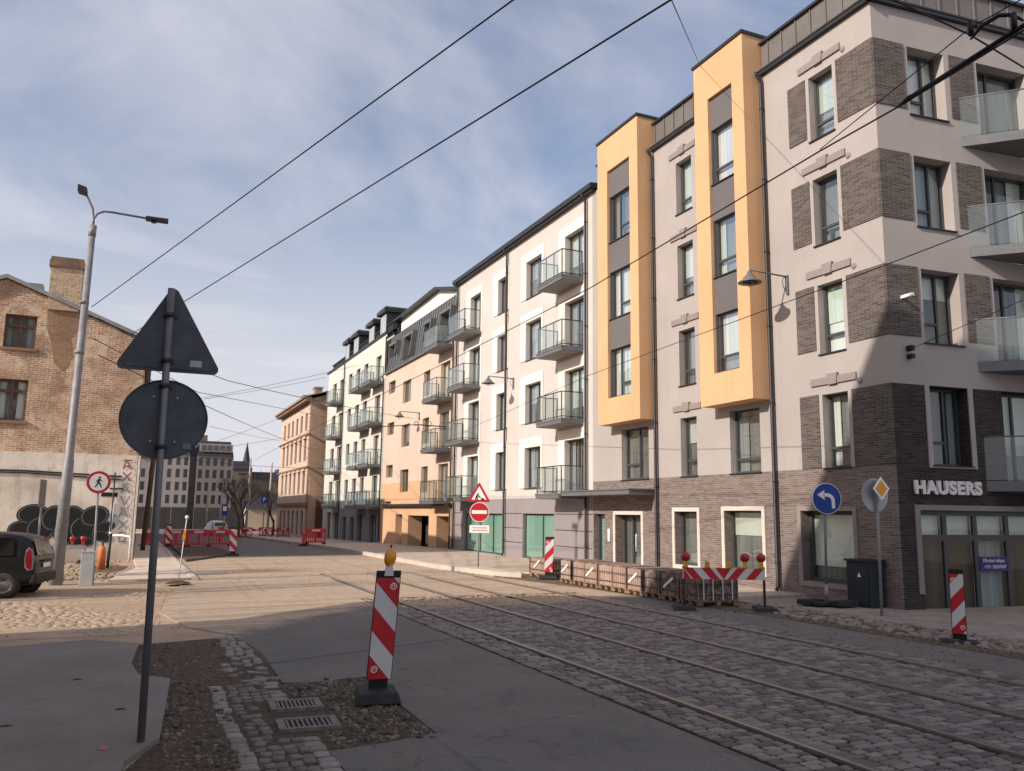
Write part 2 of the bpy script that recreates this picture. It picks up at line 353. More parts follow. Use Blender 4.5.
def roadmat(name):
    m,nt,out=nodes(name); p=pos(nt); s=N(nt,'ShaderNodeSeparateXYZ'); L(nt,p,s.inputs[0])
    n=noise(nt,p,.8,6,.65); n2=noise(nt,p,160.,3,.7); n3=noise(nt,p,5.,5,.7)
    asp=ramp(nt,n,[(.3,(.122,.107,.098)),(.7,(.182,.16,.146))])
    asp=mixc(nt,mrange(nt,n2,.42,.68,0,.6),asp,(.29,.27,.255)); asp=mixc(nt,mrange(nt,noise(nt,p,75.,3,.7),.5,.7,0,.6),asp,(.055,.05,.05)); asp=mixc(nt,mrange(nt,noise(nt,p,34.,3,.6),.62,.72,0,.5),asp,(.34,.31,.285)); asp=mixc(nt,mrange(nt,noise(nt,p,1.9,6,.7,.8),.55,.66,0,.45),asp,(.085,.08,.08)); asp=mixc(nt,mrange(nt,noise(nt,scalevec(nt,p,(5.,.25,1.)),1.,4,.6,.2),.58,.72,0,.4),asp,(.07,.065,.065)); asp=mixc(nt,mrange(nt,n3,.55,.75,0,.45),asp,(.22,.18,.145))
    st=noise(nt,scalevec(nt,p,(.9,.16,1.)),1.3,5,.6,.5); asp=mixc(nt,mrange(nt,st,.5,.7,0,.35),asp,(.20,.17,.145))
    v=N(nt,'ShaderNodeTexVoronoi',feature='DISTANCE_TO_EDGE'); v.inputs['Scale'].default_value=.33
    wv=N(nt,'ShaderNodeVectorMath',operation='ADD'); L(nt,p,wv.inputs[0]); nn=N(nt,'ShaderNodeTexNoise'); nn.inputs['Scale'].default_value=1.4; L(nt,p,nn.inputs['Vector']); sc=scalevec(nt,nn.outputs['Color'],(.9,.9,.0)); L(nt,sc,wv.inputs[1]); L(nt,wv.outputs[0],v.inputs['Vector'])
    asp=mixc(nt,mth(nt,'MULTIPLY',mrange(nt,v.outputs['Distance'],.001,.006,.5,0),mrange(nt,n3,.45,.6)),asp,(.045,.04,.04))
    # transverse joint with paler overlay
    j=mth(nt,'ADD',s.outputs[1],mth(nt,'MULTIPLY',s.outputs[0],-.42)); j=mth(nt,'ADD',j,mth(nt,'MULTIPLY',n3,.12))
    jd=mth(nt,'ABSOLUTE',mth(nt,'SUBTRACT',j,10.95)); asp=mixc(nt,mrange(nt,jd,.012,.05,.8,0),asp,(.03,.028,.03))
    asp=mixc(nt,mrange(nt,j,9.6,10.9,0,.22),asp,(.10,.10,.105))
    # sand carried over the road beyond the crossing
    a=mth(nt,'ADD',s.outputs[1],mth(nt,'MULTIPLY',mth(nt,'SUBTRACT',n,.5),3.))
    a=mth(nt,'ADD',a,mth(nt,'MULTIPLY',mth(nt,'MINIMUM',s.outputs[0],5.),-.92))
    f=mth(nt,'MULTIPLY',mrange(nt,a,12.7,13.9),mrange(nt,s.outputs[1],39.5,36.5))
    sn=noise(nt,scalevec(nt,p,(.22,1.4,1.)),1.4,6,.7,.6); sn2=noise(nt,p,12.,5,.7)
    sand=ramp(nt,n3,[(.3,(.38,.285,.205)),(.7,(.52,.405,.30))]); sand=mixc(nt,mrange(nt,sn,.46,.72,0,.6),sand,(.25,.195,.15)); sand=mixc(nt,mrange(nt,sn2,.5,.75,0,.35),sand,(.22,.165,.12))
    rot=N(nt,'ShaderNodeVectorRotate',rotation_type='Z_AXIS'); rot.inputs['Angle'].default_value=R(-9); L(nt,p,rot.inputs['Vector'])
    t1=noise(nt,scalevec(nt,rot.outputs[0],(.10,2.6,1.)),1.,5,.62,.35); sand=mixc(nt,mrange(nt,t1,.53,.66,0,.62),sand,(.20,.155,.12))  # thin streaks along the sun direction: twig shadows painted into the sand
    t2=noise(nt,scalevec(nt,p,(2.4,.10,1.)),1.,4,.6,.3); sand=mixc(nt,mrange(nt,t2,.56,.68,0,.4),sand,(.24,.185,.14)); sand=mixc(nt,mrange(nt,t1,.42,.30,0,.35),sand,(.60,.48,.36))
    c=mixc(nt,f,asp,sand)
    h=mth(nt,'ADD',n2,mth(nt,'MULTIPLY',sn2,1.2)); bsdf(nt,out,c,.88,0,bump(nt,h,.45,.012),.25); return m
def concmat(name,base,dirt=(.16,.125,.10)):
    m,nt,out=nodes(name); p=pos(nt); n=noise(nt,p,.7,6,.65); n2=noise(nt,p,60.,4,.7); n3=noise(nt,p,3.,6,.7,.4)
    c=ramp(nt,n,[(.3,tuple(x*.82 for x in base)),(.7,tuple(x*1.12 for x in base))])
    c=mixc(nt,mrange(nt,n2,.45,.7,0,.3),c,tuple(x*.6 for x in base)); c=mixc(nt,mrange(nt,n3,.5,.75,0,.55),c,dirt)
    bsdf(nt,out,c,.9,0,bump(nt,n2,.3,.008),.2); return m
def pavermat(name,base,mortar,bw,bh,dust):
    m,nt,out=nodes(name); p=pos(nt); b=N(nt,'ShaderNodeTexBrick'); L(nt,p,b.inputs['Vector'])
    b.inputs['Color1'].default_value=c4(tuple(x*1.1 for x in base)); b.inputs['Color2'].default_value=c4(tuple(x*.82 for x in base)); b.inputs['Mortar'].default_value=c4(mortar)
    b.inputs['Scale'].default_value=1; b.inputs['Brick Width'].default_value=bw; b.inputs['Row Height'].default_value=bh; b.inputs['Mortar Size'].default_value=.008
    n=noise(nt,p,1.1,6,.7); n2=noise(nt,p,25.,4,.7)
    c=mixc(nt,mrange(nt,n,.38,.62,0,.85),b.outputs['Color'],dust); c=mixc(nt,mrange(nt,n2,.45,.75,0,.3),c,tuple(x*.5 for x in dust))
    h=mth(nt,'ADD',mth(nt,'MULTIPLY',b.outputs['Fac'],-1.),n2); bsdf(nt,out,c,.92,0,bump(nt,h,.4,.012),.2); return m
def stonemat(name,lo,hi,dust,dusty0=None,dusty1=None,rough=.75):
    m,nt,out=nodes(name); p=pos(nt); a=N(nt,'ShaderNodeAttribute',attribute_name='tint')
    c=ramp(nt,a.outputs['Fac'],[(0,lo),(1,hi)]); n=noise(nt,p,22.,5,.7); n2=noise(nt,p,1.2,6,.7)
    c=mixc(nt,mrange(nt,n,.4,.7,0,.35),c,tuple(x*.5 for x in lo)); c=mixc(nt,mrange(nt,n2,.52,.8,0,.5),c,dust)
    if dusty0 is not None:
        s=N(nt,'ShaderNodeSeparateXYZ'); L(nt,p,s.inputs[0]); y=mth(nt,'ADD',s.outputs[1],mth(nt,'MULTIPLY',n2,5.)); c=mixc(nt,mrange(nt,y,dusty0,dusty1,0,.9),c,SAND)
    bsdf(nt,out,c,rough,0,bump(nt,noise(nt,p,60.,4),.35,.006),.35); return m
SANDM=sandmat('dry_sand_ground'); SOIL=soilmat('dark_soil',1.2); SOIL2=soilmat('brown_soil',1.6)
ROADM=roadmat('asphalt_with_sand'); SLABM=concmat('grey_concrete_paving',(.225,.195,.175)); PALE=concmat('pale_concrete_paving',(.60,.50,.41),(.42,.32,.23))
PAV=pavermat('dusty_paving',(.30,.255,.23),(.15,.12,.10),.3,.15,(.36,.285,.225)); PAVF=pavermat('sandy_paving',(.44,.37,.31),(.22,.18,.14),.4,.2,(.56,.44,.34)); JOINT=soilmat('cobble_joint_soil',.5)
COB=stonemat('granite_cobble',(.105,.088,.083),(.285,.24,.22),(.22,.18,.15),18.4,21.,.7)
COB2=stonemat('pale_granite_block',(.12,.10,.085),(.34,.30,.27),(.19,.145,.115))
COB3=stonemat('sandy_cobble',(.36,.27,.19),(.48,.37,.27),(.46,.345,.245))
PEB=stonemat('gravel_stone',(.07,.052,.04),(.27,.215,.17),(.16,.115,.083))
g=MB(); ys=[-60,42,130,600]
for i in range(3):
    y0,y1=ys[i],ys[i+1]; g.face([(-300,y0,gz(y0)),(400,y0,gz(y0)),(400,y1,gz(y1)),(-300,y1,gz(y1))])
struct(g.build('ground',SANDM,fix=False))
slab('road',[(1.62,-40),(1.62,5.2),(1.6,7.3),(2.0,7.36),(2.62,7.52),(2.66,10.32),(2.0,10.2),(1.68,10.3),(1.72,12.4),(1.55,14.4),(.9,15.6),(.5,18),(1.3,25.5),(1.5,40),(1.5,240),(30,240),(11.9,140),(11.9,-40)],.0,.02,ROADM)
slab('tram_bed',[(4.78,-20),(10.36,-20),(10.36,19.3),(4.78,19.3)],.024,.024,JOINT)
slab('concrete_pavement',[(-12,-20),(-12,14.2),(-1.64,14.03),(-.55,14.37),(.14,13.76),(.06,12.06),(.14,11.24),(.48,10.83),(.31,8.15),(.04,7.5),(-.05,6),(-.1,-20)],0,.05,SLABM)
slab('side_pavement',[(-.63,25.7),(1.52,25.8),(1.3,37),(1.2,125),(-.05,125),(-.05,36),(.09,31.2)],0,.07,PALE)
slab('side_kerb',[(1.52,25.6),(1.68,25.6),(1.46,37),(1.36,125),(1.2,125),(1.3,37)],0,.09,CONC)
slab('right_pavement',[(13.35,-20),(13.35,12.1),(13.1,14.2),(13.04,16.5),(15.5,16.5),(15.5,13.6),(60,9.6),(60,-20)],0,.02,PAV)
slab('sandy_pavement',[(13.04,16.5),(13.0,18),(12.4,24.),(11.0,28),(9.98,30),(9.78,37.5),(9.7,140),(15.5,140),(15.5,16.5)],0,.09,PAVF)
slab('right_kerb',[(9.98,30),(9.78,37.5),(9.7,140),(9.54,140),(9.6,37.5),(9.8,28.8),(10.6,24.6),(11.0,24.),(11.1,27.6)],0,.17,CONC)
slab('verge_soil',[(11.7,-20),(11.7,13),(11.2,20),(10.4,24.5),(11.0,28),(12.4,24),(13.0,18),(13.1,14.2),(13.35,12.1),(13.35,-20)],0,.03,SOIL2)
slab('excavated_soil',[(1.75,48.2),(4.1,49.4),(3.85,38.9),(1.8,34.6)],.02,.10,SOIL)
slab('dirt_patch',[(-1.3,30.2),(-.7,29.6),(-.35,30.6),(-.2,32.6),(-.8,33.4),(-1.5,32.4)],.012,.012,SOIL2)
slab('foreground_soil',[(.3,8.2),(.05,7.4),(-.04,5),(0,-5),(1.6,-5),(1.6,7.3),(2.6,7.5),(2.66,10.32),(1.68,10.3),(1.7,12.4),(1.5,14.3),(.15,13.9),(.06,12.06),(.14,11.24),(.48,10.83)],.008,.008,SOIL)
slab('worn_track',[(-7,15.2),(.3,15.0),(.8,22.5),(-7,22.)],.004,.004,JOINT).data.materials[0]=SANDM
# stones ------------------------------------------------------------
def stones(name,fn,mat,label,cat,sq=.62,tk=.80,jl=.84):
    vs=[];fs=[];tint=[]
    for (cx,cy,sx,sy,z,h,rot,t) in fn:
        ca,sa=math.cos(rot),math.sin(rot); i=len(vs)
        tx,ty=random.uniform(-.05,.05),random.uniform(-.05,.05)
        jit=[(random.uniform(jl,1.0),random.uniform(jl,1.0)) for _ in range(8)]
        q_=sq; ring=[(-1,-q_),(-q_,-1),(q_,-1),(1,-q_),(1,q_),(q_,1),(-q_,1),(-1,q_)]
        for (k,zz) in ((1.,0.),(.97,h*.66),(tk,h)):
            for (q,(jx,jy)) in zip(ring,jit):
                x=q[0]*sx*.5*jx*k; y=q[1]*sy*.5*jy*k
                vs.append((cx+x*ca-y*sa,cy+x*sa+y*ca,gz(cy)+z+zz+(x*tx+y*ty if zz>0 else 0)))
        for a in range(2):
            for k in range(8): fs.append((i+a*8+k,i+a*8+(k+1)%8,i+a*8+8+(k+1)%8,i+a*8+8+k)); tint.append(t)
        fs.append(tuple(i+16+k for k in range(8))); tint.append(t)
    me=bpy.data.meshes.new(name); me.from_pydata(vs,[],fs); at=me.attributes.new('tint','FLOAT','FACE'); at.data.foreach_set('value',tint)
    me.polygons.foreach_set('use_smooth',[True]*len(fs)); me.materials.append(mat); me.update()
    o=bpy.data.objects.new(name,me); C.objects.link(o); return tag(o,label,cat,kind='stuff')
RAILS=(5.4,6.93,8.25,9.84)
def cobbles():
    y=3.2; row=0
    while y<20.6:
        h=random.uniform(.10,.13); x=4.8+random.uniform(-.02,.02)
        while x<10.36:
            w=random.uniform(.14,.25); xe=min(x+w,10.36)
            for r in RAILS:
                if x<r-.07<xe: xe=r-.07
                if r-.07<=x<r+.085: x=r+.085; xe=x+w
            if x>4.95 and x<5.3 and False: pass
            if xe-x>.06 and random.random()<1.1:
                sink=max(0,(y-17.8))*.008
                yield ((x+xe)/2,y+h/2+random.uniform(-.006,.006)+.02*math.sin(x*1.7),xe-x-.010,h-.012,.02-sink,random.uniform(.012,.019),random.uniform(-.04,.04),random.random())
            x=xe
        y+=h
stones('cobblestones',cobbles(),COB,'grey granite cobblestones paving the tram track bed','cobblestones',.84,.86,.9)
def gutter():
    # old gutter: edge rows of pale blocks with worn setts between
    for k in range(30):
        y=7.0-1.6+k*.17
        for (x0,w,p) in ((.93,.15,1.),(1.52,.17,.8)):
            if x0>1.3 and 7.9<y<9.4: continue
            if y<10.5 and random.random()<p: yield (x0+.02*math.sin(y*2)+random.uniform(-.015,.015),y,w,.155,.0,random.uniform(.014,.024),random.uniform(-.06,.06),random.uniform(.35,.9))
        if y<10.4:
            for x in (1.09,1.2,1.31,1.41):
                if x>1.25 and 7.9<y<9.4: continue
                if random.random()<.9: yield (x+random.uniform(-.02,.02),y+random.uniform(-.03,.03),.105,.13,.0,random.uniform(.010,.024),random.uniform(-.4,.4),random.uniform(0,.3))
    for k in range(17):
        y=11.75+k*.15
        for x in (1.33,1.45,1.58):
            if random.random()<.93: yield (x+.02*math.sin(k)+random.uniform(-.015,.015),y+random.uniform(-.02,.02),.115,.135,.0,random.uniform(.016,.03),random.uniform(-.15,.15),random.uniform(.3,.8))
    for k in range(26): yield (random.uniform(1.15,1.62),random.uniform(10.4,11.8),random.uniform(.08,.14),random.uniform(.08,.14),0,random.uniform(.015,.035),random.uniform(0,3),random.uniform(.2,.9))
stones('gutter_setts',gutter(),COB2,'worn pale granite setts of the old street gutter','setts',.84,.88,.88)
def gravel():
    regs=[(.33,.92,5.,11.0,1500,.009),(.15,1.33,11.0,14.0,1200,.008),(1.68,2.6,7.5,10.25,2200,.010),(.95,1.6,4.5,10.4,500,.006),(1.68,2.6,7.4,10.3,260,.02),(.35,.95,5,11,200,.019),(1.5,3.6,6.5,11.5,420,.006),(2.3,3.0,7.3,10.6,160,.009),(-.35,.5,6.5,14,260,.006),(1.4,2.2,11,15,160,.006),(4.5,5.0,5,18,200,.006),(10.2,11.9,5,16,500,.007),(.15,1.3,11,13.9,70,.016),(-3.6,-.5,26,36.3,600,.018),(9.9,12.6,24,31,400,.015),(1.7,9.5,24,38,250,.010),(-6,1.2,15,24,250,.010),(11.75,13.3,5,14,1500,.014),(11.3,12.9,14,22,500,.014)]
    for (x0,x1,y0,y1,n,s) in regs:
        for _ in range(n):
            a=s*random.uniform(.4,1.6); z=.028 if x0>10 and y0<20 else .018 if x0>1.5 and y0>20 else .002
            gx,gy=random.uniform(x0,x1),random.uniform(y0,y1)
            if 1.3<gx<1.93 and 7.96<gy<9.32: continue
            yield (gx,gy,a*2.4,a*random.uniform(1.4,2.4),z,a*random.uniform(.7,1.5),random.uniform(0,6),random.random()**1.6)
stones('gravel',gravel(),PEB,'loose gravel and clods on the dug up soil','gravel')
def verge():
    for k in range(700):
        y=random.uniform(5,15.5); x=random.uniform(12.1,13.3)+.0*y
        yield (x,y,random.uniform(.08,.2),random.uniform(.08,.16),.015,random.uniform(.02,.06),random.uniform(0,3),random.uniform(.3,1))
stones('verge_rubble',verge(),stonemat('verge_stone',(.15,.115,.095),(.34,.275,.235),(.26,.20,.155)),'broken paving stones strewn along the dusty verge','rubble')
def sidecobbles():
    y=15.1
    while y<22.4:
        h=random.uniform(.14,.19); x=-7.
        lim=.1+(y-15)*.05
        while x<lim:
            w=random.uniform(.14,.24)
            if random.random()<.9: yield (x+w/2,y+h/2+.02*math.sin(x*3),w*.95,h*.95,-.022+.014*math.sin(x*1.3+y*.9)+.008*math.sin(y*5),random.uniform(.018,.034),random.uniform(-.1,.1),random.random())
            x+=w
        y+=h
stones('sandy_cobbles',sidecobbles(),COB3,'sand covered cobbles of the side street on the left','cobblestones',.75,.84,.86)
# rails ------------------------------------------------------------
for i,(x,lab) in enumerate(zip(RAILS,('leftmost steel tram rail in the cobbles, nearest the asphalt lane','second steel tram rail from the left in the cobbles','third steel tram rail from the left in the cobbles','rightmost steel tram rail in the cobbles, nearest the building'))):
    m=MB()
    m.box(x-.03,x+.03,-15,27,.0,.052,0); m.box(x+.062,x+.075,-15,27,.0,.046,0); m.box(x+.03,x+.062,-15,27,.0,.028,1); m.box(x-.065,x-.03,-15,25,.0,.034,1)
    o=m.build('tram_rail',[RAILM,SOIL],loc=(x,0,0)); tag(o,lab,'tram rail','tram rails in the street')
# ------------------------------------------------------------------ facade frames
XA=15.42; BANG=-.089576
bd=V((math.cos(BANG),math.sin(BANG),0)); nB=V((math.sin(BANG),-math.cos(BANG),0)); C0=V((XA,13.56,0))
def fA(u,z,d): return V((XA+d,u,z))
def fBay(u,z,d): return V((XA-.6+d,u,z))
def fB(u,z,d): return C0+bd*u-nB*d+V((0,0,z))
def frX(X,sgn=1): return lambda u,z,d:V((X+d*sgn,u,z))
def frY(Y): return lambda u,z,d:V((u,Y+d,z))
def wallholes(m,fr,u0,u1,z0,z1,holes=(),reveal=.42,mi=0,mr=None):
    mr=mi if mr is None else mr
    us=sorted({u0,u1,*[min(max(h[0],u0),u1) for h in holes],*[min(max(h[1],u0),u1) for h in holes]})
    zs=sorted({z0,z1,*[min(max(h[2],z0),z1) for h in holes],*[min(max(h[3],z0),z1) for h in holes]})
    for a,b in zip(us,us[1:]):
        for c,d in zip(zs,zs[1:]):
            mu,mz=(a+b)/2,(c+d)/2
            if any(h[0]<mu<h[1] and h[2]<mz<h[3] for h in holes): continue
            m.face([fr(a,c,0),fr(b,c,0),fr(b,d,0),fr(a,d,0)],mi)
    for (a,b,c,d) in [h[:4] for h in holes]:
        if b<=u0 or a>=u1 or d<=z0 or c>=z1: continue
        a=max(a,u0); b=min(b,u1); lo=max(c,z0); hi=min(d,z1)
        m.face([fr(a,lo,0),fr(a,hi,0),fr(a,hi,reveal),fr(a,lo,reveal)],mr); m.face([fr(b,lo,0),fr(b,hi,0),fr(b,hi,reveal),fr(b,lo,reveal)],mr)
        if hi==d: m.face([fr(a,d,0),fr(b,d,0),fr(b,d,reveal),fr(a,d,reveal)],mr)
        if lo==c: m.face([fr(a,c,0),fr(b,c,0),fr(b,c,reveal),fr(a,c,reveal)],mr)
def window(b,fr,u0,u1,z0,z1,rec=.2,vs=(),hs=(),fm=FRAME,cur=CUR_W,glass=GLASS,sill=True,fw=.055,name='window',cdep=.13,blind=None):
    m=MB(); t=.07; u0+=.003;u1-=.003;z0+=.003;z1-=.003
    m.fbox(fr,u0,u0+fw,z0,z1,rec,rec+t); m.fbox(fr,u1-fw,u1,z0,z1,rec,rec+t)
    m.fbox(fr,u0+fw,u1-fw,z0,z0+fw,rec,rec+t); m.fbox(fr,u0+fw,u1-fw,z1-fw,z1,rec,rec+t)
    xs=[u0]+[u0+(u1-u0)*f for f in vs]+[u1]
    for f in xs[1:-1]: m.fbox(fr,f-fw*.55,f+fw*.55,z0+fw,z1-fw,rec+.002,rec+t-.002)
    for h in hs:
        frac,col=h if isinstance(h,tuple) else (h,None); zz=z0+(z1-z0)*frac
        a,c=(u0+fw,u1-fw) if col is None else (xs[col]+fw*.55,xs[col+1]-fw*.55)
        m.fbox(fr,a,c,zz-fw*.6,zz+fw*.6,rec+.004,rec+t-.004)
    w=m.build(name,fm,b)
    p=MB(); d=rec+.035; j=[random.uniform(-.007,.007) for _ in range(3)]; p.face([fr(u0+.02,z0+.02,d+j[0]),fr(u1-.02,z0+.02,d+j[1]),fr(u1-.02,z1-.02,d+j[1]+j[2]-j[0]),fr(u0+.02,z1-.02,d+j[2])]); p.build('pane',glass,w,fix=False)
    d=rec+cdep; mode=rng.random() if cur in (CUR_W,CUR_G,CUR_B,CUR_D) and glass is GLASS and not blind else 0.
    def drape(a,b_,c,e,dd,mt,nm):
        q=MB(); q.face([fr(a,c,dd),fr(b_,c,dd),fr(b_,e,dd),fr(a,e,dd)]); q.build(nm,mt,w,fix=False)
    if mode<.38: drape(u0,u1,z0,z1,d,cur,'curtain')
    elif mode<.66:
        drape(u0,u1,z0,z1,d+.05,CUR_D,'room'); k=rng.uniform(.2,.36); mt=rng.choice((CUR_W,CUR_W,CUR_B,CUR_G)); drape(u0,u0+(u1-u0)*k,z0,z1,d,mt,'curtain'); drape(u1-(u1-u0)*rng.uniform(.15,.34),u1,z0,z1,d,mt,'curtain')
    elif mode<.86:
        drape(u0,u1,z0,z1,d+.05,CUR_D,'room'); drape(u0,u1,z1-(z1-z0)*rng.uniform(.3,.8),z1,d,rng.choice((CUR_W,CUR_G,CUR_S)),'blind')
    else:
        drape(u0,u1,z0,z1,d+.05,CUR_D if rng.random()<.6 else CUR_B,'room')
        if (u1-u0)>.7 and z0>3: 
            q=MB(); c_=fr((u0+u1)/2+rng.uniform(-.15,.15),z0+.02,d-.02); q.lathe([(.0,0),(.05,0),(.065,.13),(0,.13)],c_,10)
            for _ in range(9): a_=rng.uniform(0,6.28); t_=V((math.cos(a_)*.09,math.sin(a_)*.05,rng.uniform(.15,.33))); q.tube([c_+V((0,0,.12)),c_+V((0,0,.12))+t_*.6,c_+V((0,0,.12))+t_],[.006,.02,.004],4)
            q.build('potted_plant',PLANT,w)
    if blind:
        zb=z1-(z1-z0)*blind[0]; q=MB(); d=rec+cdep-.03; q.face([fr(u0,zb,d),fr(u1,zb,d),fr(u1,z1,d),fr(u0,z1,d)]); q.build('blind',blind[1],w,fix=False)
    if sill:
        s=MB(); s.fbox(fr,u0-.04,u1+.04,z0-.035,z0-.006,-.05,rec); s.build('sill',DARKM,w)
    return w
def balcony(b,fr,u0,u1,z,dep=1.0,slabm=GREYM,und=GREYCONC,h=1.05,th=.2,posts=3,endpost=True):
    s=MB(); s.fbox(fr,u0,u1,z-th,z,-dep,-.004,0); s.fbox(fr,u0+.04,u1-.04,z-th-.012,z-th-.002,-dep+.04,-.01,1)
    s.fbox(fr,u0-.02,u1+.02,z-.06,z+.012,-dep-.02,-dep+.02,0)
    bal=s.build('balcony',[slabm,und],b)
    r=MB(); e=.04
    r.fbox(fr,u0+e,u1-e,z+h-.035,z+h,-dep+.03,-dep+.07); r.fbox(fr,u0+e,u0+e+.04,z+h-.035,z+h,-dep+.07,-.01); r.fbox(fr,u1-e-.04,u1-e,z+h-.035,z+h,-dep+.07,-.01)
    for k in range(posts+1):
        u=u0+e+.02+(u1-u0-2*e-.04)*k/posts
        if endpost or 0<k<posts: r.fbox(fr,u-.02,u+.02,z,z+h-.035,-dep+.035,-dep+.065)
    for u in (u0+e+.02,u1-e-.02): r.fbox(fr,u-.02,u+.02,z,z+h-.035,-.05,-.012); r.fbox(fr,u-.015,u+.015,z+.06,z+.09,-dep+.07,-.05)
    r.fbox(fr,u0+e,u1-e,z+.06,z+.09,-dep+.035,-dep+.065)
    r.build('railing',DARKM,bal)
    g=MB(); a=-dep+.022
    g.face([fr(u0+e,z+.08,a),fr(u1-e,z+.08,a),fr(u1-e,z+h-.04,a),fr(u0+e,z+h-.04,a)])
    for u in (u0+e-.006,u1-e+.006): g.face([fr(u,z+.08,a),fr(u,z+.08,-.03),fr(u,z+h-.04,-.03),fr(u,z+h-.04,a)])
    g.build('glass_panel',BALGL,bal,fix=False); return bal
def balcony_poly(b,fr,pts,z,h=1.05,th=.24):
    """balcony on a polygon of (u, outward) points, ends first and last on the wall"""
    m=MB(); n=len(pts); lo=[fr(u,z-th,-o if o>.01 else -.004) for u,o in pts]; hi=[fr(u,z,-o if o>.01 else -.004) for u,o in pts]
    m.mesh(lo+hi,[tuple(range(n))]+[tuple(range(n,2*n))]+[(k,(k+1)%n,n+(k+1)%n,n+k) for k in range(n)],0)
    bal=m.build('balcony',GREYM,b); r=MB(); g=MB()
    for (a,c) in zip(pts,pts[1:]):
        u0,o0=a;u1,o1=c; o0=max(o0,.01);o1=max(o1,.01)
        r.tube([fr(u0,z+h-.02,-o0),fr(u1,z+h-.02,-o1)],.018,6)
        g.face([fr(u0,z+.02,-o0),fr(u1,z+.02,-o1),fr(u1,z+h-.03,-o1),fr(u0,z+h-.03,-o0)])
        L_=math.hypot(u1-u0,o1-o0); k=max(1,round(L_/1.0))
        for i in range(1,k): t=i/k; r.tube([fr(u0+(u1-u0)*t,z,-(o0+(o1-o0)*t)+.02),fr(u0+(u1-u0)*t,z+h-.02,-(o0+(o1-o0)*t)+.02)],.012,6)
    r.build('railing',GREYM,bal); g.build('glass_panel',BALGL,bal,fix=False); return bal
def pipe(b,fr,u,z0,z1,r=.05,mat=DARKM,head=True,name='downpipe'):
    m=MB(); o=-.11; pts=[fr(u,z0,o-.06),fr(u,z0+.12,o),fr(u,z1-.35,o)]
    if head: pts+=[fr(u,z1-.22,o-.02),fr(u,z1-.08,o-.14),fr(u,z1,o-.15)]
    else: pts+=[fr(u,z1,o)]
    m.tube(pts,r,10)
    z=z0+.7
    while z<z1-.5: m.tube([fr(u,z,o),fr(u,z+.04,o)],r*1.25,10); m.fbox(fr,u-.012,u+.012,z+.005,z+.03,o,-.002); z+=2.1
    m.build(name,mat,b)
LV=[(3.2,5.02),(6.05,7.83),(8.88,10.66),(11.72,13.5)]
def keystone(b,fr,u0,u1,z):
    m=MB(); m.fbox(fr,u0,u1,z+.22,z+.40,-.05,-.002); uc=(u0+u1)/2
    m.hexa([fr(uc-.13,z+.2,-.08),fr(uc+.13,z+.2,-.08),fr(uc+.13,z+.2,-.002),fr(uc-.13,z+.2,-.002),fr(uc-.18,z+.47,-.08),fr(uc+.18,z+.47,-.08),fr(uc+.18,z+.47,-.002),fr(uc-.18,z+.47,-.002)])
    m.build('lintel',P_LIN,b)
def zincstrip(b,fr,u0,u1,z0,z1,d=.05,mat=ZINC,step=.55,name='parapet',cap=True):
    m=MB(); m.fbox(fr,u0,u1,z0,z1,d,d+.3,0); u=u0+step/2
    while u<u1: m.fbox(fr,u-.015,u+.015,z0+.01,z1-.005,d-.035,d-.001,0); u+=step
    if cap: m.fbox(fr,u0-.02,u1+.02,z1-.002,z1+.07,d-.09,d+.36,1)
    m.build(name,[mat,DARKM],b)
def gutter_bar(b,fr,u0,u1,z,out=.12,name='gutter'):
    m=MB(); m.fbox(fr,u0,u1,z,z+.09,-out,-.004); m.fbox(fr,u0,u1,z+.089,z+.135,-out-.02,.05); m.build(name,DARKM,b)
# ------------------------------------------------------------------ building A: grey corner block
A=thing('apartment_building','grey plaster corner apartment block with dark brick panels and two apricot bays','building',(XA+5,18,0))
# street face u 13.56..27.3
HA=[];WA=[]
for (z0,z1) in LV: HA.append((14.86,15.69,z0,z1)); HA.append((20.87,21.71,z0,z1))
HA+=[(18.02,19.3,3.2,5.0),(23.53,25.25,3.2,4.97)]
shopA=[(14.88,16.58,.42,2.15),(18.05,19.65,.52,2.15),(20.93,22.1,.5,2.12),(24.03,25.7,.2,2.0),(26.45,27.25,.2,2.02)]
m=MB(); wallholes(m,fA,13.56,27.3,3.2,14.5,HA); m.build('plaster_wall',P_GRAY,A)
m=MB(); wallholes(m,fA,13.56,27.3,-.3,3.2,shopA+[]); m.build('brick_base',B_BASE,A)
for (z0,z1) in LV:
    t=z1+.02; bz=z0+.12 if z0>4 else z0-.0
    for (u0,u1) in ((13.562,14.73),(15.8,16.45)):
        if z0<4 and u0<14:
            pass
        m=MB(); m.fbox(fA,u0,u1,bz,t,-.022,-.002); m.build('brick_panel',B_DARK,A)
    keystone(A,fA,14.55,16.02,z1+.02); keystone(A,fA,20.62,22.05,z1)
    m=MB(); m.lathe([(0,-.03),(.07,-.03),(.085,-.002)],fA(14.47,z1+.2,0),12,ax=(0,1,0),ay=(0,0,1),az=(1,0,0)); m.build('vent',P_LIN,A)
for i,(z0,z1) in enumerate(LV):
    window(A,fA,14.86,15.69,z0,z1,.2,(.16,),((.27,1),),cur=CUR_W,blind=(.55,CUR_G) if i==1 else None)
    window(A,fA,20.87,21.71,z0,z1,.2,(.18,),((.27,1),),cur=CUR_G if i!=2 else CUR_D,blind=(.6,CUR_W) if i==2 else None)
window(A,fA,18.02,19.3,3.2,5.0,.2,(),((.22,None),),cur=CUR_W)
window(A,fA,23.53,25.25,3.2,4.97,.2,(.5,),((.3,1),),cur=CUR_D)
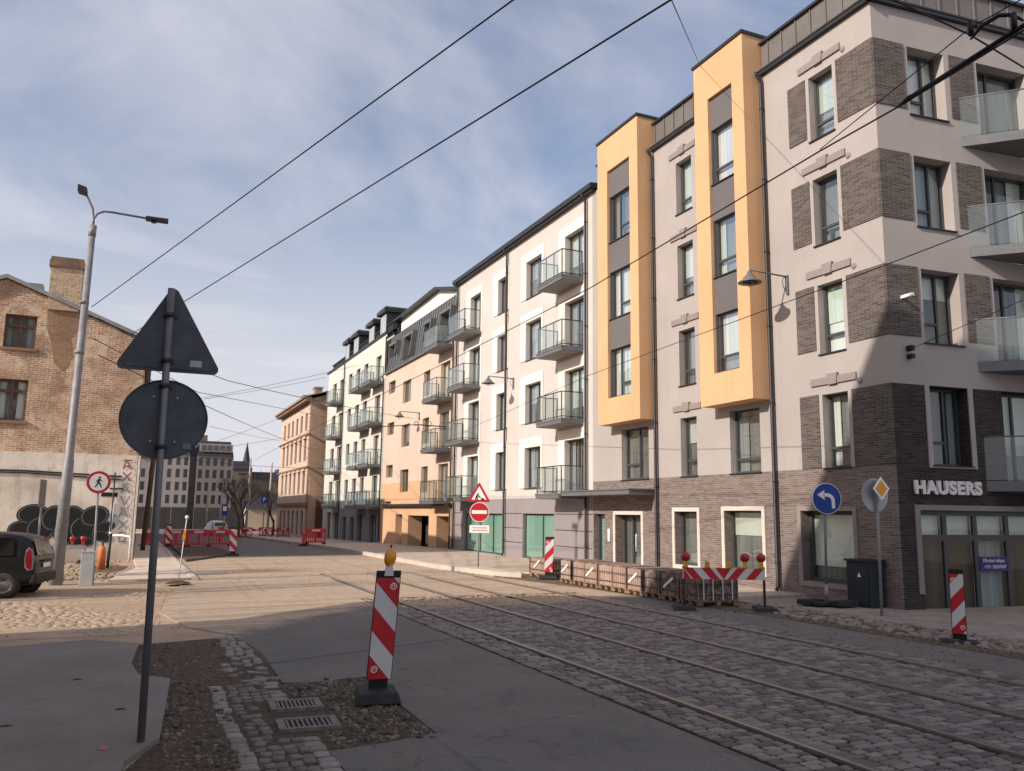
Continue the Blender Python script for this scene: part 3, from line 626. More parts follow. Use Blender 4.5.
# ground floor shop windows with pale surrounds
for (u0,u1,z0,z1),cu,bl in zip(shopA[:3],(CUR_S,CUR_D,CUR_D),((.0,CUR_S),(.42,CUR_S),None)):
    m=MB(); e=.12
    m.fbox(fA,u0-e,u0-.002,z0-e,z1+e,-.03,-.002); m.fbox(fA,u1+.002,u1+e,z0-e,z1+e,-.03,-.002); m.fbox(fA,u0-.002,u1+.002,z1+.002,z1+e,-.03,-.002); m.fbox(fA,u0-.002,u1+.002,z0-e,z0-.002,-.03,-.002)
    m.build('window_surround',P_SURR if u0>17 else P_LIN,A)
    if u0<17: window(A,fA,u0,u1,z0,z1,.25,(),(),cur=CUR_D,glass=SHOPGL,sill=False,fw=.09,blind=(.78,CUR_S))
    else: window(A,fA,u0,u1,z0,z1,.25,(),(),cur=cu,glass=SHOPGL,sill=False,fw=.05,blind=bl if bl and bl[0]>0 else None)
# entrance door
m=MB(); e=.12
for (a,b,c,d) in ((23.9,24.028,.1,2.12),(25.702,25.83,.1,2.12),(24.03,25.7,2.002,2.12)): m.fbox(fA,a,b,c,d,-.03,-.002)
m.build('door_surround',P_SURR,A)
d=window(A,fA,24.03,25.7,.09,2.0,.3,(.28,.62),(),cur=CUR_D,glass=SHOPGL,sill=False,fw=.09,name='entrance_door')
m=MB(); m.tube([fA(24.72,.75,.22),fA(24.72,1.35,.22)],.018,8); m.fbox(fA,24.71,24.73,.8,.83,.22,.3); m.fbox(fA,24.71,24.73,1.28,1.31,.22,.3); m.build('handle',SWHITE,d)
window(A,fA,26.45,27.25,.2,2.02,.2,(),(),cur=TEAL,sill=False,fw=.05)
m=MB(); m.fbox(fA,23.2,28.0,2.66,2.82,-1.0,-.004); m.fbox(fA,23.16,28.04,2.81,2.85,-1.04,-.004); m.build('canopy',GREYM,A)
m=MB(); m.fbox(fA,26.08,26.2,1.05,1.5,-.03,-.002); m.build('intercom',SWHITE,A)
# bays
def bay(u0,u1,s0,s1,curs):
    zb,zt=5.13,15.72; X=.6
    m=MB(); H=[(s0,s1,6.03,14.44)]
    wallholes(m,fBay,u0,u1,zb,zt,H,.16)
    m.face([fBay(u0,zb,0),fBay(u0,zt,0),fBay(u0,zt,1.4),fBay(u0,zb,.598)]); m.face([fBay(u1,zb,0),fBay(u1,zt,0),fBay(u1,zt,1.4),fBay(u1,zb,.598)])
    m.face([fBay(u0,zb,0),fBay(u1,zb,0),fBay(u1,zb,.598),fBay(u0,zb,.598)])
    o=m.build('bay',P_APR,A)
    m=MB(); m.fbox(fBay,u0-.04,u1+.04,zt+.001,zt+.09,-.05,1.4); m.build('coping',DARKM,o)
    prev=6.03
    m=MB()
    H=[]
    for i,(z0,z1) in enumerate(LV[1:]):
        H.append((s0+.01,s1-.01,z0 if i else 6.05,z1-.06))
    wallholes(m,lambda u,z,d:fBay(u,z,d+.1),s0,s1,6.03,14.44,H,.3); m.build('spandrel',P_DARK,o)
    for i,h in enumerate(H): 
        w=window(o,lambda u,z,d:fBay(u,z,d+.1),h[0],h[1],h[2],h[3],.1,(.62,) if u0>20 else (.16,),((.27,0),) if u0>20 else ((.27,1),),cur=curs[i])
bay(17.55,19.84,18.06,19.18,(CUR_B,CUR_W,CUR_W)); bay(23.1,25.84,23.63,25.15,(CUR_W,CUR_W,CUR_W))
for (u0,u1) in ((13.62,17.5),(19.9,23.05),(25.9,26.95)): zincstrip(A,fA,u0,u1,14.62,15.45)
for (u0,u1) in ((13.4,17.5),(19.88,23.06)): gutter_bar(A,fA,u0,u1,14.46)
pipe(A,fA,17.4,.1,14.5); pipe(A,fA,22.98,.1,14.5)
# side face, frame B
SB=[(1.05,2.2),(3.27,4.95)]
HB=[];
for (z0,z1) in LV: HB+=[(1.05,2.2,z0,z1),(3.27,4.95,z0-.6,z1),(7.4,8.6,z0,z1)]
shopB=[(.57,4.6,-.25,2.18),(5.4,9.5,-.25,2.18)]
m=MB(); wallholes(m,fB,0,14,5.04,14.5,[h for h in HB]); m.build('plaster_wall',P_GRAY,A)
m=MB(); wallholes(m,fB,0,14,-.9,5.04,[h for h in HB if h[2]<5]+shopB); m.build('brick_base',B_SHADE,A)
for i,(z0,z1) in enumerate(LV):
    if i:
        for (u0,u1) in ((.002,.93),(2.36,3.15),(5.1,7.2)):
            m=MB(); m.fbox(fB,u0,u1,z0+.12,z1+.02,-.022,-.002); m.build('brick_panel',B_DARK,A)
    else:
        m=MB(); e=.13
        for (a,b_,c,d) in ((.92,1.048,z0-.06,z1+.02),(2.202,2.34,z0-.06,z1+.02),(1.048,2.202,z0-.06,z0-.004)): m.fbox(fB,a,b_,c,d,-.03,-.002)
        m.build('window_surround',P_GRAY,A)
    window(A,fB,1.05,2.2,z0,z1,.3,(.62,),((.3,0),),cur=CUR_B if i!=3 else CUR_W,cdep=.11)
    window(A,fB,3.27,4.95,z0-.6,z1,.3,(.38,),(),cur=CUR_B if i<2 else CUR_W,sill=False,cdep=.11)
    window(A,fB,7.4,8.6,z0,z1,.3,(.62,),((.3,0),),cur=CUR_D,cdep=.11)
    if True: balcony_poly(A,fB,[(2.6,0),(4.2,1.35),(7.2,1.35),(7.2,0)],z0-.35 if i else z0-.32)
w=window(A,fB,.57,4.6,-.25,2.18,.1,(.197,.42,.66),(.75,),cur=CUR_T,glass=SHOPGL,sill=False,fw=.11,cdep=.2,name='shop_window')
for (a,b_) in ((.62,1.33),(1.4,2.22),(2.3,3.2),(3.26,4.55)):
    q=MB(); q.face([fB(a,1.62,.27),fB(b_,1.62,.27),fB(b_,2.13,.27),fB(a,2.13,.27)]); q.build('blind',CUR_S,w,fix=False)
q=MB(); q.face([fB(2.3,-.1,.28),fB(3.18,-.1,.28),fB(3.18,1.55,.28),fB(2.3,1.55,.28)]); q.build('blind',CUR_B,w,fix=False)
window(A,fB,5.4,9.5,-.25,2.18,.1,(.3,.6),(.75,),cur=CUR_T,glass=SHOPGL,sill=False,fw=.11,name='shop_window')
m=MB(); m.fbox(fB,.42,.566,.35,2.30,-.03,-.002); m.fbox(fB,.566,4.7,2.182,2.30,-.03,-.002); m.build('window_surround',P_LIN,A)
zincstrip(A,fB,.2,14,14.62,15.45,step=.58); gutter_bar(A,fB,-.16,14,14.46)
m=MB() # core, roof and the faces nobody sees from the street
m.face([fA(13.56,15.2,.35),fB(14,15.2,.35),V((32,34,15.2)),fA(27.3,15.2,.35)]); m.face([fB(14,-1,0),V((32,34,-1)),V((32,34,15.2)),fB(14,15.2,0)]); m.face([V((32,34,-1)),fA(27.3,-1,.3),fA(27.3,15.2,.3),V((32,34,15.2))])
m.build('roof',ZINC,A,fix=False)
m=MB(); m.face([fA(13.9,-1,.6),fA(27.2,-1,.6),fA(27.2,15,.6),fA(13.9,15,.6)]); m.face([fB(.3,-1,.6),fB(13.9,-1,.6),fB(13.9,15,.6),fB(.3,15,.6)]); m.build('inner_wall',INNER,A,fix=False)
m=MB(); m.fbox(fA,27.3,27.298,0,1,0,.1)
# text
def text(name,body,origin,ax,ay,an,size,mat,depth=.02,parent=None,off=0.,space=1.,align='LEFT',xs=1.):
    cu=bpy.data.curves.new(name,'FONT'); cu.body=body; cu.size=size; cu.extrude=depth/2; cu.offset=off; cu.space_character=space; cu.align_x=align
    t=bpy.data.objects.new(name,cu); C.objects.link(t)
    dg=bpy.context.evaluated_depsgraph_get(); me=bpy.data.meshes.new_from_object(t.evaluated_get(dg)); bpy.data.objects.remove(t)
    ax=V(ax).normalized()*xs; mt=Matrix((V(ax),V(ay).normalized(),V(an).normalized())).transposed().to_4x4(); mt.translation=V(origin)
    me.transform(mt); me.materials.append(mat)
    o=bpy.data.objects.new(name,me); C.objects.link(o)
    if parent is not None:
        o.parent=parent; me.transform(Matrix.Translation(-parent.location))
    else:
        me.transform(Matrix.Translation(-V(origin))); o.location=origin
    return o
hs=text('shop_sign','HAUSERS',fB(.40,2.56,-.06),bd,(0,0,1),nB,.39,LETTER,.06,off=.02,space=1.12)
w_=max(v.co.dot(bd) for v in hs.data.vertices); k_=1.96/w_
for v in hs.data.vertices: v.co+=bd*(v.co.dot(bd)*(k_-1))
tag(hs,'white block letters HAUSERS mounted on the dark brick above the shop window','shop sign')
po=thing('poster','purple notice with white lettering stuck on the shop window','poster',fB(2.75,.82,.08))
m=MB(); m.fbox(fB,2.32,3.16,.82,1.14,.075,.085); m.build('sheet',PURPLE,po)
text('lettering','Pārdod telpas',fB(2.40,1.02,.07),bd,(0,0,1),nB,.115,SWHITE,.003,po,off=.0)
text('lettering','+371 20207007',fB(2.42,.88,.07),bd,(0,0,1),nB,.105,SWHITE,.003,po)
# ------------------------------------------------------------------ building B: white block with balconies
Bb=thing('apartment_building','white plaster apartment block with cream window trims, glass balconies and slate base','building',(XA+5,35,0))
HW=[]
for (z0,z1) in LV:
    HW+=[(28.0,29.55,z0-.55,z1-.12),(31.76,33.36,z0-.12,z1-.17),(35.53,36.66,z0-.12,z1-.17),(38.92,40.42,z0-.55,z1-.17)]
m=MB(); wallholes(m,fA,27.3,42.45,2.66,14.5,HW); m.build('plaster_wall',P_WHITE,Bb)
GB=[(30.5,33.55,.1,2.0),(35.65,40.8,.1,1.98)]
m=MB(); wallholes(m,fA,27.3,42.45,-.3,2.66,GB,.15); m.build('base_wall',P_BASE,Bb)
m=MB()
for z in (.72,1.35,1.98):
    for (a,b_) in ((27.35,30.42),(33.62,35.58),(40.85,42.4)): m.fbox(fA,a,b_,z,z+.03,-.004,-.001)
m.build('rustication_joint',DARKM,Bb)
for i,(z0,z1) in enumerate(LV):
    for (u0,u1,zz0,zz1,dr) in ((28.0,29.55,z0-.55,z1-.12,1),(31.76,33.36,z0-.12,z1-.17,0),(35.53,36.66,z0-.12,z1-.17,0),(38.92,40.42,z0-.55,z1-.17,1)):
        m=MB(); m.fbox(fA,u1+.002,u1+.58,zz0+.01,zz1+.42,-.04,-.002); m.fbox(fA,max(u0-.2,27.72),u1+.002,zz1+.002,zz1+.42,-.04,-.002)
        if u0>30: m.fbox(fA,u0-.2,u0-.002,zz0+.01,zz1+.002,-.04,-.002)
        m.build('window_trim',P_CREAM,Bb)
    window(Bb,fA,28.0,29.55,z0-.55,z1-.12,.2,(.5,),(),cur=CUR_B if i%2 else CUR_G,sill=False)
    window(Bb,fA,31.76,33.36,z0-.12,z1-.17,.18,(.4,),((.27,0),),cur=CUR_D if i in(3,1) else CUR_B,blind=(.5,CUR_B))
    window(Bb,fA,35.53,36.66,z0-.12,z1-.17,.18,(.6,),((.27,0),),cur=CUR_D if i!=1 else CUR_B)
    window(Bb,fA,38.92,40.42,z0-.55,z1-.17,.2,(.5,),(),cur=CUR_D if i!=2 else CUR_G,sill=False)
    balcony(Bb,fA,28.03,30.25,z0-.42,.97); balcony(Bb,fA,38.85,41.25,z0-.42,.97)
window(Bb,fA,30.5,33.55,.1,2.0,.12,(.42,),(),cur=TEAL,glass=SHOPGL,sill=False,cdep=.05); window(Bb,fA,35.65,40.8,.1,1.98,.12,(.3,.62),(),cur=TEAL,glass=SHOPGL,sill=False,cdep=.05)
m=MB(); m.fbox(fA,27.0,42.6,14.5,14.58,-.22,.6,0); m.fbox(fA,26.95,42.65,14.57,14.74,-.3,.6,0); m.hexa([fA(26.95,14.74,-.3),fA(42.65,14.74,-.3),fA(42.65,14.74,14),fA(26.95,14.74,14),fA(26.95,14.77,-.3),fA(42.65,14.77,-.3),fA(42.65,16.2,14),fA(26.95,16.2,14)],0); m.build('roof',DARKM,Bb)
for u in (27.68,35.44,42.2): pipe(Bb,fA,u,.1,14.55)
m=MB(); m.face([fA(27.35,-1,.55),fA(42.4,-1,.55),fA(42.4,15,.55),fA(27.35,15,.55)]); m.build('inner_wall',INNER,Bb,fix=False)
# ------------------------------------------------------------------ building C: peach block with zinc mansard
Cc=thing('apartment_building','peach plaster apartment block with apricot ground floor and grey zinc top storey','building',(XA+5,50,0))
HC=[];WC=[]
for i,(z0,z1) in enumerate(LV[:3]):
    t=(4.7,7.62,10.5)[i]
    HC+=[(54.6,56.25,t-.4,t+.45),(50.95,52.75,t-1.45,t),(47.05,48.3,t-1.55,t),(43.5,45.1,t-2.1,t)]
m=MB(); wallholes(m,fA,42.45,57.2,3.9,11.7,HC); m.build('plaster_wall',P_PEACH,Cc)
GC=[(54.75,56.35,2.2,2.7),(52.0,53.5,-.5,1.85),(46.6,50.7,-.5,1.8),(43.05,45.2,-.5,1.8)]
m=MB(); wallholes(m,fA,42.45,57.2,-.6,3.9,HC+GC,.9); m.build('apricot_base',P_APR2,Cc)
for h in HC: window(Cc,fA,*h,.16,(.5,) if h[3]-h[2]>1.9 else (),(),fm=TAN,cur=CUR_B if h[3]-h[2]>1.9 else CUR_T,sill=False)
window(Cc,fA,*GC[0],.16,(.5,),(),fm=TAN,cur=CUR_D,sill=False); window(Cc,fA,*GC[1],.5,(),(),cur=CUR_D,sill=False,name='door')
for (a,b_,c,dd) in ((46.6,48.3,-.3,1.8),(43.05,44.0,-.3,1.8)): window(Cc,fA,a,b_,c,dd,.7,(.5,),(),cur=TEAL if a>46 else CUR_D,sill=False,name='shop_window')
m=MB(); m.fbox(fA,42.6,56.7,2.36,2.5,-.3,-.004); m.build('canopy',DARKM,Cc)
for z in (8.33,5.5,2.66,11.32): balcony(Cc,fA,42.95,45.4,z,1.0)
# zinc mansard, leaning back a little
def fM(u,z,d): return V((XA-.02+(z-11.7)*.12+d,u,z))
HM=[(54.4,55.95,12.72,13.45),(50.6,52.3,11.95,13.4),(46.9,48.1,12.4,13.4),(43.3,45.0,11.72,13.4)]
m=MB(); wallholes(m,fM,42.5,57.1,11.7,14.35,HM,.3)
u=42.8
while u<57:
    hh=[h for h in HM if h[0]-.16<u<h[1]+.16]
    for (a,b_) in (((11.72,hh[0][2]-.02),(hh[0][3]+.22,14.33)) if hh else ((11.72,14.33),)):
        if b_-a>.1: m.fbox(fM,u-.02,u+.02,a,b_,-.05,-.001)
    u+=.47
m.fbox(fM,42.5,57.1,11.62,11.72,-.16,.1); m.build('mansard',ZINC2,Cc)
for h in HM:
    window(Cc,fM,*h,.12,(.5,),(),cur=CUR_B,sill=False)
    m=MB(); m.fbox(fM,h[0]-.14,h[1]+.14,h[3]+.002,h[3]+.2,-.35,.0); m.fbox(fM,h[0]-.14,h[0]-.002,h[2],h[3]+.002,-.35,0); m.fbox(fM,h[1]+.002,h[1]+.14,h[2],h[3]+.002,-.3,0); m.build('window_hood',ZINC2,Cc)
m=MB(); m.mesh([(XA+1.,42.5,14.35),(XA+1.,57.1,14.35),(XA+1.,57.1,15.8),(XA+1.,48.6,15.95),(XA+1.,44.,14.7),(XA+1.,42.5,14.4)],[(0,1,2,3,4,5)]); m.build('attic_wall',P_CREAM,Cc,fix=False)
m=MB(); 
for (a,b_) in (((58.2,15.85),(48.6,16.06)),((48.6,16.06),(43.0,14.72))):
    m.hexa([V((XA+.6,a[0],a[1]-.16)),V((XA+.6,b_[0],b_[1]-.16)),V((XA+14,b_[0],b_[1]+.1)),V((XA+14,a[0],a[1]+.1)),V((XA+.6,a[0],a[1])),V((XA+.6,b_[0],b_[1])),V((XA+14,b_[0],b_[1]+.3)),V((XA+14,a[0],a[1]+.3))])
m.face([fM(42.5,14.35,0),fM(57.1,14.35,0),V((XA+1.,57.1,14.36)),V((XA+1.,42.5,14.36))]); m.build('roof',DARKM,Cc)
for u in (42.75,57.3): pipe(Cc,fA,u,.0,11.6)
pipe(Cc,fA,57.0,11.6,14.4,head=False)
m=MB(); m.face([fA(42.5,-1,1.2),fA(57.1,-1,1.2),fA(57.1,15.,1.2),fA(42.5,15.,1.2)]); m.build('inner_wall',INNER,Cc,fix=False)
# ------------------------------------------------------------------ building D: ivory block with dormers
D=thing('apartment_building','ivory plaster apartment block with dark roof dormers and slate ground floor','building',(XA+5,67,-.4))
cols=[(58.5,60.0,1),(62.4,63.7,1),(64.95,66.3,0),(67.7,69.0,0),(71.0,72.45,1),(73.7,75.2,0)]
HD=[]
for t in (4.57,7.5,10.45,13.38):
    for (a,b_,dr) in cols: HD.append((a,b_,t-(2.1 if dr else 1.7),t))
m=MB(); wallholes(m,fA,57.2,77.4,2.25,14.75,HD); m.build('plaster_wall',P_CREAM2,D)
GD=[(58.4,60.3,-.6,1.75),(62.4,64.0,-.6,1.75),(65.2,66.5,-.6,1.55),(67.9,69.3,-.6,1.55),(70.9,72.8,-.7,1.9),(73.7,75.7,-.7,1.9)]
m=MB(); wallholes(m,fA,57.2,70.2,-1.3,2.25,GD[:4],.4); m.build('base_wall',P_BASE,D)
m=MB(); wallholes(m,fA,70.2,77.4,-1.3,2.25,GD[4:],.4); m.build('plaster_wall',P_WHITE,D)
for h in HD: window(D,fA,*h,.16,(),(),cur=CUR_D if random.random()<.6 else CUR_B,sill=False)
for h in GD: window(D,fA,*h,.2,(.5,),(),cur=CUR_D if random.random()<.5 else TEAL,sill=False,name='shop_window')
for t in (2.4,5.33,8.33,11.3): balcony(D,fA,57.7,60.6,t,1.0); balcony(D,fA,61.3,64.2,t,1.0); balcony(D,fA,70.5,73.2,t,1.0)
zincstrip(D,lambda u,z,d:fA(u,z,d+.35),57.2,77.6,14.8,15.5,mat=DARKM,name='parapet'); gutter_bar(D,fA,57.2,77.8,14.68)
m=MB(); m.hexa([fA(57.2,14.85,.2),fA(77.4,14.85,.2),fA(77.4,14.85,14),fA(57.2,14.85,14),fA(57.2,14.9,.2),fA(77.4,14.9,.2),fA(77.4,18.0,6.5),fA(57.2,18.0,6.5)]); m.build('roof',SLATE,D)
for (a,b_,zt) in ((58.7,60.3,16.6),(62.1,63.7,16.4),(67.2,68.9,16.5),(70.6,72.0,16.5)):
    m=MB(); m.fbox(fA,a-.15,b_+.15,14.85,zt,.32,4,0); m.fbox(fA,a-.35,b_+.35,zt,zt+.28,.05,4.2,0); m.hexa([fA(a-.35,zt+.28,.05),fA(b_+.35,zt+.28,.05),fA(b_+.35,zt+.28,4.2),fA(a-.35,zt+.28,4.2),fA(a-.1,zt+.45,.2),fA(b_+.1,zt+.45,.2),fA(b_+.1,zt+.45,4.2),fA(a-.1,zt+.45,4.2)])
    dm=m.build('dormer',DARKM,D)
    q=MB(); q.fbox(fA,a+.05,b_-.05,14.95,zt-.1,.29,.316); q.build('pane',CUR_B,dm)
for u in (70.3,): pipe(D,fA,u,-.4,14.7)
m=MB(); m.face([fA(57.3,-1.4,.55),fA(77.3,-1.4,.55),fA(77.3,15,.55),fA(57.3,15,.55)]); m.face([fA(77.4,-1.4,0),fA(77.4,-1.4,14),fA(77.4,15,14),fA(77.4,15,0)]); m.build('inner_wall',P_CREAM2,D,fix=False)
# ------------------------------------------------------------------ building E: old brick tenement
XE=14.2
E_=thing('tenement_house','old pinkish brick tenement with stucco street front and bare side wall','building',(XE+6,90,-.6))
fE=frX(XE); HE=[];
uE=[80.6,83.2,85.8,88.4,91,93.6]
for (z0,z1) in ((3.6,5.6),(6.7,8.7),(9.6,11.3)):
    for u in uE: HE.append((u,u+1.2,z0,z1))
HG=[(u,u+1.4,-.3,2.0) for u in uE]
m=MB(); wallholes(m,fE,79,97,2.6,12.4,HE,.3); m.build('street_front',P_PINKST,E_)
m=MB(); wallholes(m,fE,79,97,-1.6,2.6,HG,.3); m.build('ground_floor',P_PINKST,E_)
for h in HE: window(E_,fE,*h,.16,(.5,),((.7,None),),fm=WOODB,cur=CUR_D,sill=False)
for h in HG: window(E_,fE,*h,.16,(.5,),(),fm=WOODB,cur=CUR_D,sill=False)
m=MB()
for (z,o_,t) in ((2.5,.28,.25),(6.0,.2,.15),(9.1,.2,.15),(12.25,.6,.3),(12.5,.75,.12)): m.fbox(fE,78.7,97.2,z,z+t,-o_,-.003)
m.build('cornice',P_BROWN,E_)
m=MB()
for (z0,z1) in ((3.6,5.6),(6.7,8.7)):
    for u in uE: m=MB(); m.fbox(fE,u-.2,u+1.4,z1+.12,z1+.32,-.2,-.003); m.fbox(fE,u-.1,u+1.3,z1+.319,z1+.46,-.12,-.003); m.build('window_hood',P_PINKST,E_)
m=MB()
k=0
z=-.2
while z<12.1:
    m.fbox(fE,79.0,79.9 if k%2 else 79.6,z,z+.34,-.09,-.003); z+=.42; k+=1
m.build('quoin',P_PINKST,E_)
m=MB(); m.face([(XE,79,-1.6),(XE+13,79,-1.6),(XE+13,79,14.4),(XE+6,79,14.4),(XE,79,12.5)]); m.face([(XE+13,79,-1.6),(XE+13,97,-1.6),(XE+13,97,14.4),(XE+13,79,14.4)]); m.face([(XE,97,-1.6),(XE+13,97,-1.6),(XE+13,97,14.4),(XE+6,97,14.4),(XE,97,12.5)]); m.build('side_wall',B_E,E_,fix=False)
m=MB(); m.hexa([V((XE-.75,78.8,12.62)),V((XE-.75,97.2,12.62)),V((XE+6,97.2,14.5)),V((XE+6,78.8,14.5)),V((XE-.75,78.8,12.7)),V((XE-.75,97.2,12.7)),V((XE+6,97.2,14.62)),V((XE+6,78.8,14.62))]); m.face([(XE+6,78.8,14.5),(XE+13,78.8,14.5),(XE+13,97.2,14.5),(XE+6,97.2,14.5)]);
rf=m.build('roof',TIN,E_)
for y in (87,94): 
    m=MB(); m.box(XE+1.8,XE+2.5,y,y+1.2,12.8,14.7); m.box(XE+1.7,XE+2.6,y-.1,y+1.3,14.7,14.85); m.build('chimney',B_RED,rf)
# boundary wall in front of the tenement gap
bw=thing('boundary_wall','low crumbling brick wall with dark gate beside the tenement','wall',(15.,78.3,-.5))
m=MB(); m.box(14.25,14.9,78.2,78.6,-1.2,3.4); m.box(15.9,17.5,78.2,78.6,-1.2,3.1); m.hexa([(14.25,78.25,3.4),(17.5,78.25,3.4),(17.5,78.55,3.4),(14.25,78.55,3.4),(14.25,78.25,5.2),(15.2,78.25,4.2),(15.2,78.55,4.2),(14.25,78.55,5.2)]); m.build('masonry',B_E,bw)
m=MB(); m.box(14.9,15.9,78.3,78.5,-1.2,2.4); m.build('gate',WOODB,bw)
# ------------------------------------------------------------------ left gable building
LB=thing('brick_house','weathered orange brick gable house with plastered base, tall chimney and black graffiti','building',(-5.3,40,0))
YL=36.6; fL=frY(YL)
HL=[(-5.24,-4.16,8.1,9.4),(-5.3,-4.25,5.27,6.87),(-7.9,-6.8,8.1,9.4),(-7.9,-6.8,5.27,6.87)]
m=MB()
def gabz(x): return 10.75-abs(x+5.3)*.39
wallholes(m,fL,-10.4,-.2,-.2,8.72,HL,.3)
xs=[-10.4,-7.9,-6.8,-5.3,-5.24,-4.16,-.2]
wallholes(m,fL,-7.9,-4.16,8.72,9.42,[h for h in HL if h[3]>9],.3)
m.face([fL(-10.4,8.72,0),fL(-7.9,8.72,0),fL(-7.9,9.42,0),fL(-7.9,gabz(-7.9),0)]); m.face([fL(-.2,8.72,0),fL(-.2,gabz(-.2),0),fL(-4.16,gabz(-4.16),0),fL(-4.16,9.42,0),fL(-4.16,8.72,0)])
m.face([fL(-7.9,9.42,0),fL(-4.16,9.42,0),fL(-4.16,gabz(-4.16),0),fL(-5.3,gabz(-5.3),0),fL(-7.9,gabz(-7.9),0)])
m.face([(-.2,YL,-.2),(-.2,52,-.9),(-.2,52,8.74),(-.2,YL,8.74)]); m.face([(-10.4,YL,-.2),(-10.4,52,-.2),(-10.4,52,8.74),(-10.4,YL,8.74)]); m.face([(-10.4,52,-.2),(-.2,52,-.2),(-.2,52,8.74),(-5.3,52,10.7),(-10.4,52,8.74)])
m.build('brick_wall',B_OLD,LB,fix=False)
for h in HL: window(LB,fL,*h,.16,(.5,),((.68,None),) if h[2]>7 else ((.72,None),),fm=WOODB,cur=CUR_D if h[2]>7 else CUR_G,sill=False,fw=.09)
for h in HL[:2]:
    m=MB(); m.fbox(fL,h[0]-.1,h[1]+.1,h[2]-.12,h[2]-.01,-.08,.14); m.build('sill',P_BROWN,LB)
m=MB(); m.fbox(fL,-10.4,-.16,-.2,4.1,-.06,-.002); m.fbox(fL,-.18,-.08,-.2,4.1,-.06,2); m.build('plaster_base',P_OLD,LB)
rf=MB()
for s in (1,-1):
    e=5.35
    rf.hexa([V((-5.3,YL-.18,10.78)),V((-5.3+s*e,YL-.18,10.78-.39*e)),V((-5.3+s*e,52.2,10.78-.39*e)),V((-5.3,52.2,10.78)),V((-5.3,YL-.18,10.93)),V((-5.3+s*e,YL-.18,10.93-.39*e)),V((-5.3+s*e,52.2,10.93-.39*e)),V((-5.3,52.2,10.93))])
rf=rf.build('roof',TIN,LB)
m=MB(); m.box(-3.86,-2.74,YL-.10,YL+.75,9.72,11.45,0); m.box(-3.92,-2.68,YL-.18,YL+.8,11.45,11.72,1); m.box(-3.88,-2.72,YL-.14,YL+.77,11.72,11.86,1); m.build('chimney',[brickmat('chimney_brick',(.62,.46,.30),(.40,.28,.18),(.66,.54,.40),.27,.085,.02,stain=.5,bmp=2.,patch=(.70,.57,.40),patch_s=1.1),brickmat('sooty_chimney_brick',(.30,.20,.13),(.16,.11,.08),(.34,.27,.2),.27,.085,.02,stain=.7,bmp=2.)],LB)
m=MB(); m.box(-4.75,-4.2,YL+1,YL+1.6,10.2,10.95); m.build('chimney',TIN,LB)
m=MB(); m.prism([(-3.85,9.75),(-2.72,9.75),(-2.75,9.1),(-2.95,8.6),(-2.8,7.9),(-3.1,7.3),(-3.45,7.6),(-3.6,8.4),(-3.8,8.9)],(0,YL-.012,0),(1,0,0),UP,(0,1,0),.01); 
m.build('brick_patch',brickmat('sooty_brick',(.36,.20,.12),(.24,.14,.09),(.40,.30,.22),.27,.085,.014,stain=.6,bmp=1.),LB)
# graffiti, pipes and cables on the plaster
m=MB(); dd=-.064
def ell(cx,cz,a,b,ang=0,mi=0):
    global dd
    dd-=.0012; P=circ(a,26,ry=b); ca,sa=math.cos(ang),math.sin(ang); m.face([fL(cx+x*ca-y*sa,cz+x*sa+y*ca,dd) for x,y in P],mi)
    if mi==0:
        for k_,mm in ((.90,2),(.83,0)): dd-=.0004; m.face([fL(cx+(x*ca-y*sa)*k_,cz+(x*sa+y*ca)*k_,dd) for x,y in P],mm)
for e in ((-1.55,1.15,.55,.42,.0),(-.95,1.5,.3,.3,0)): ell(*e,mi=1)
for e in ((-3.65,1.75,.55,.38,.1),(-4.0,1.15,.45,.36,0),(-3.35,1.2,.5,.48,0),(-2.95,1.6,.42,.5,-.3),(-2.45,1.1,.5,.5,0),(-2.3,1.68,.4,.42,.2),(-1.85,1.2,.55,.52,0),(-1.55,1.7,.52,.4,.3),(-1.2,1.25,.42,.22,.3),(-1.25,.92,.4,.2,-.3),(-1.9,.72,.45,.2,0)): ell(*e)
m.build('graffiti',[GRAF,GRAF2,plain('grey_black_spray',(.13,.135,.14),.7)],LB,fix=False)
m=MB(); 
def stroke(pts,w,mi):
    global dd
    for a,b_ in zip(pts,pts[1:]):
        a=V(a);b_=V(b_); n=V((-(b_-a).y,(b_-a).x)).normalized()*w; dd-=.0003
        m.face([fL(*(a+n),dd),fL(*(b_+n),dd),fL(*(b_-n),dd),fL(*(a-n),dd)],mi)
z=3.9
for k,ch in enumerate(('A','X','A','V','A','X','O')):
    w_=.16; x=-.52; mi=0 if k<2 else 1; h=.36
    S={'A':[[(x-w_,z-h),(x-.06,z),(x+w_,z-h)],[(x-.12,z-.24),(x+.12,z-.24)],[(x-w_,z),(x+w_,z)]],'X':[[(x-w_,z),(x+w_,z-h)],[(x+w_,z),(x-w_,z-h)]],'V':[[(x-w_,z),(x,z-h),(x+w_,z)]],'O':[[(x-.1,z),(x+.1,z),(x+.14,z-h),(x-.1,z-h),(x-.1,z)]]}[ch]
    for s in S: stroke(s,.022,mi)
    z-=.47
m.build('graffiti',[GRAF3,GRAF4],LB,fix=False)
m=MB(); m.tube([fL(-10,3.42,-.1),fL(-4,3.38,-.1),fL(-.7,3.25,-.1)],.03,6); m.tube([fL(-10,3.32,-.1),fL(-4,3.30,-.1),fL(-.7,3.12,-.1)],.025,6); m.tube([fL(-.95,3.4,-.12),fL(-.95,1.1,-.12)],.03,6); m.fbox(fL,-1.1,-.6,2.75,2.8,-.1,-.06); m.build('cable',DARKM,LB)
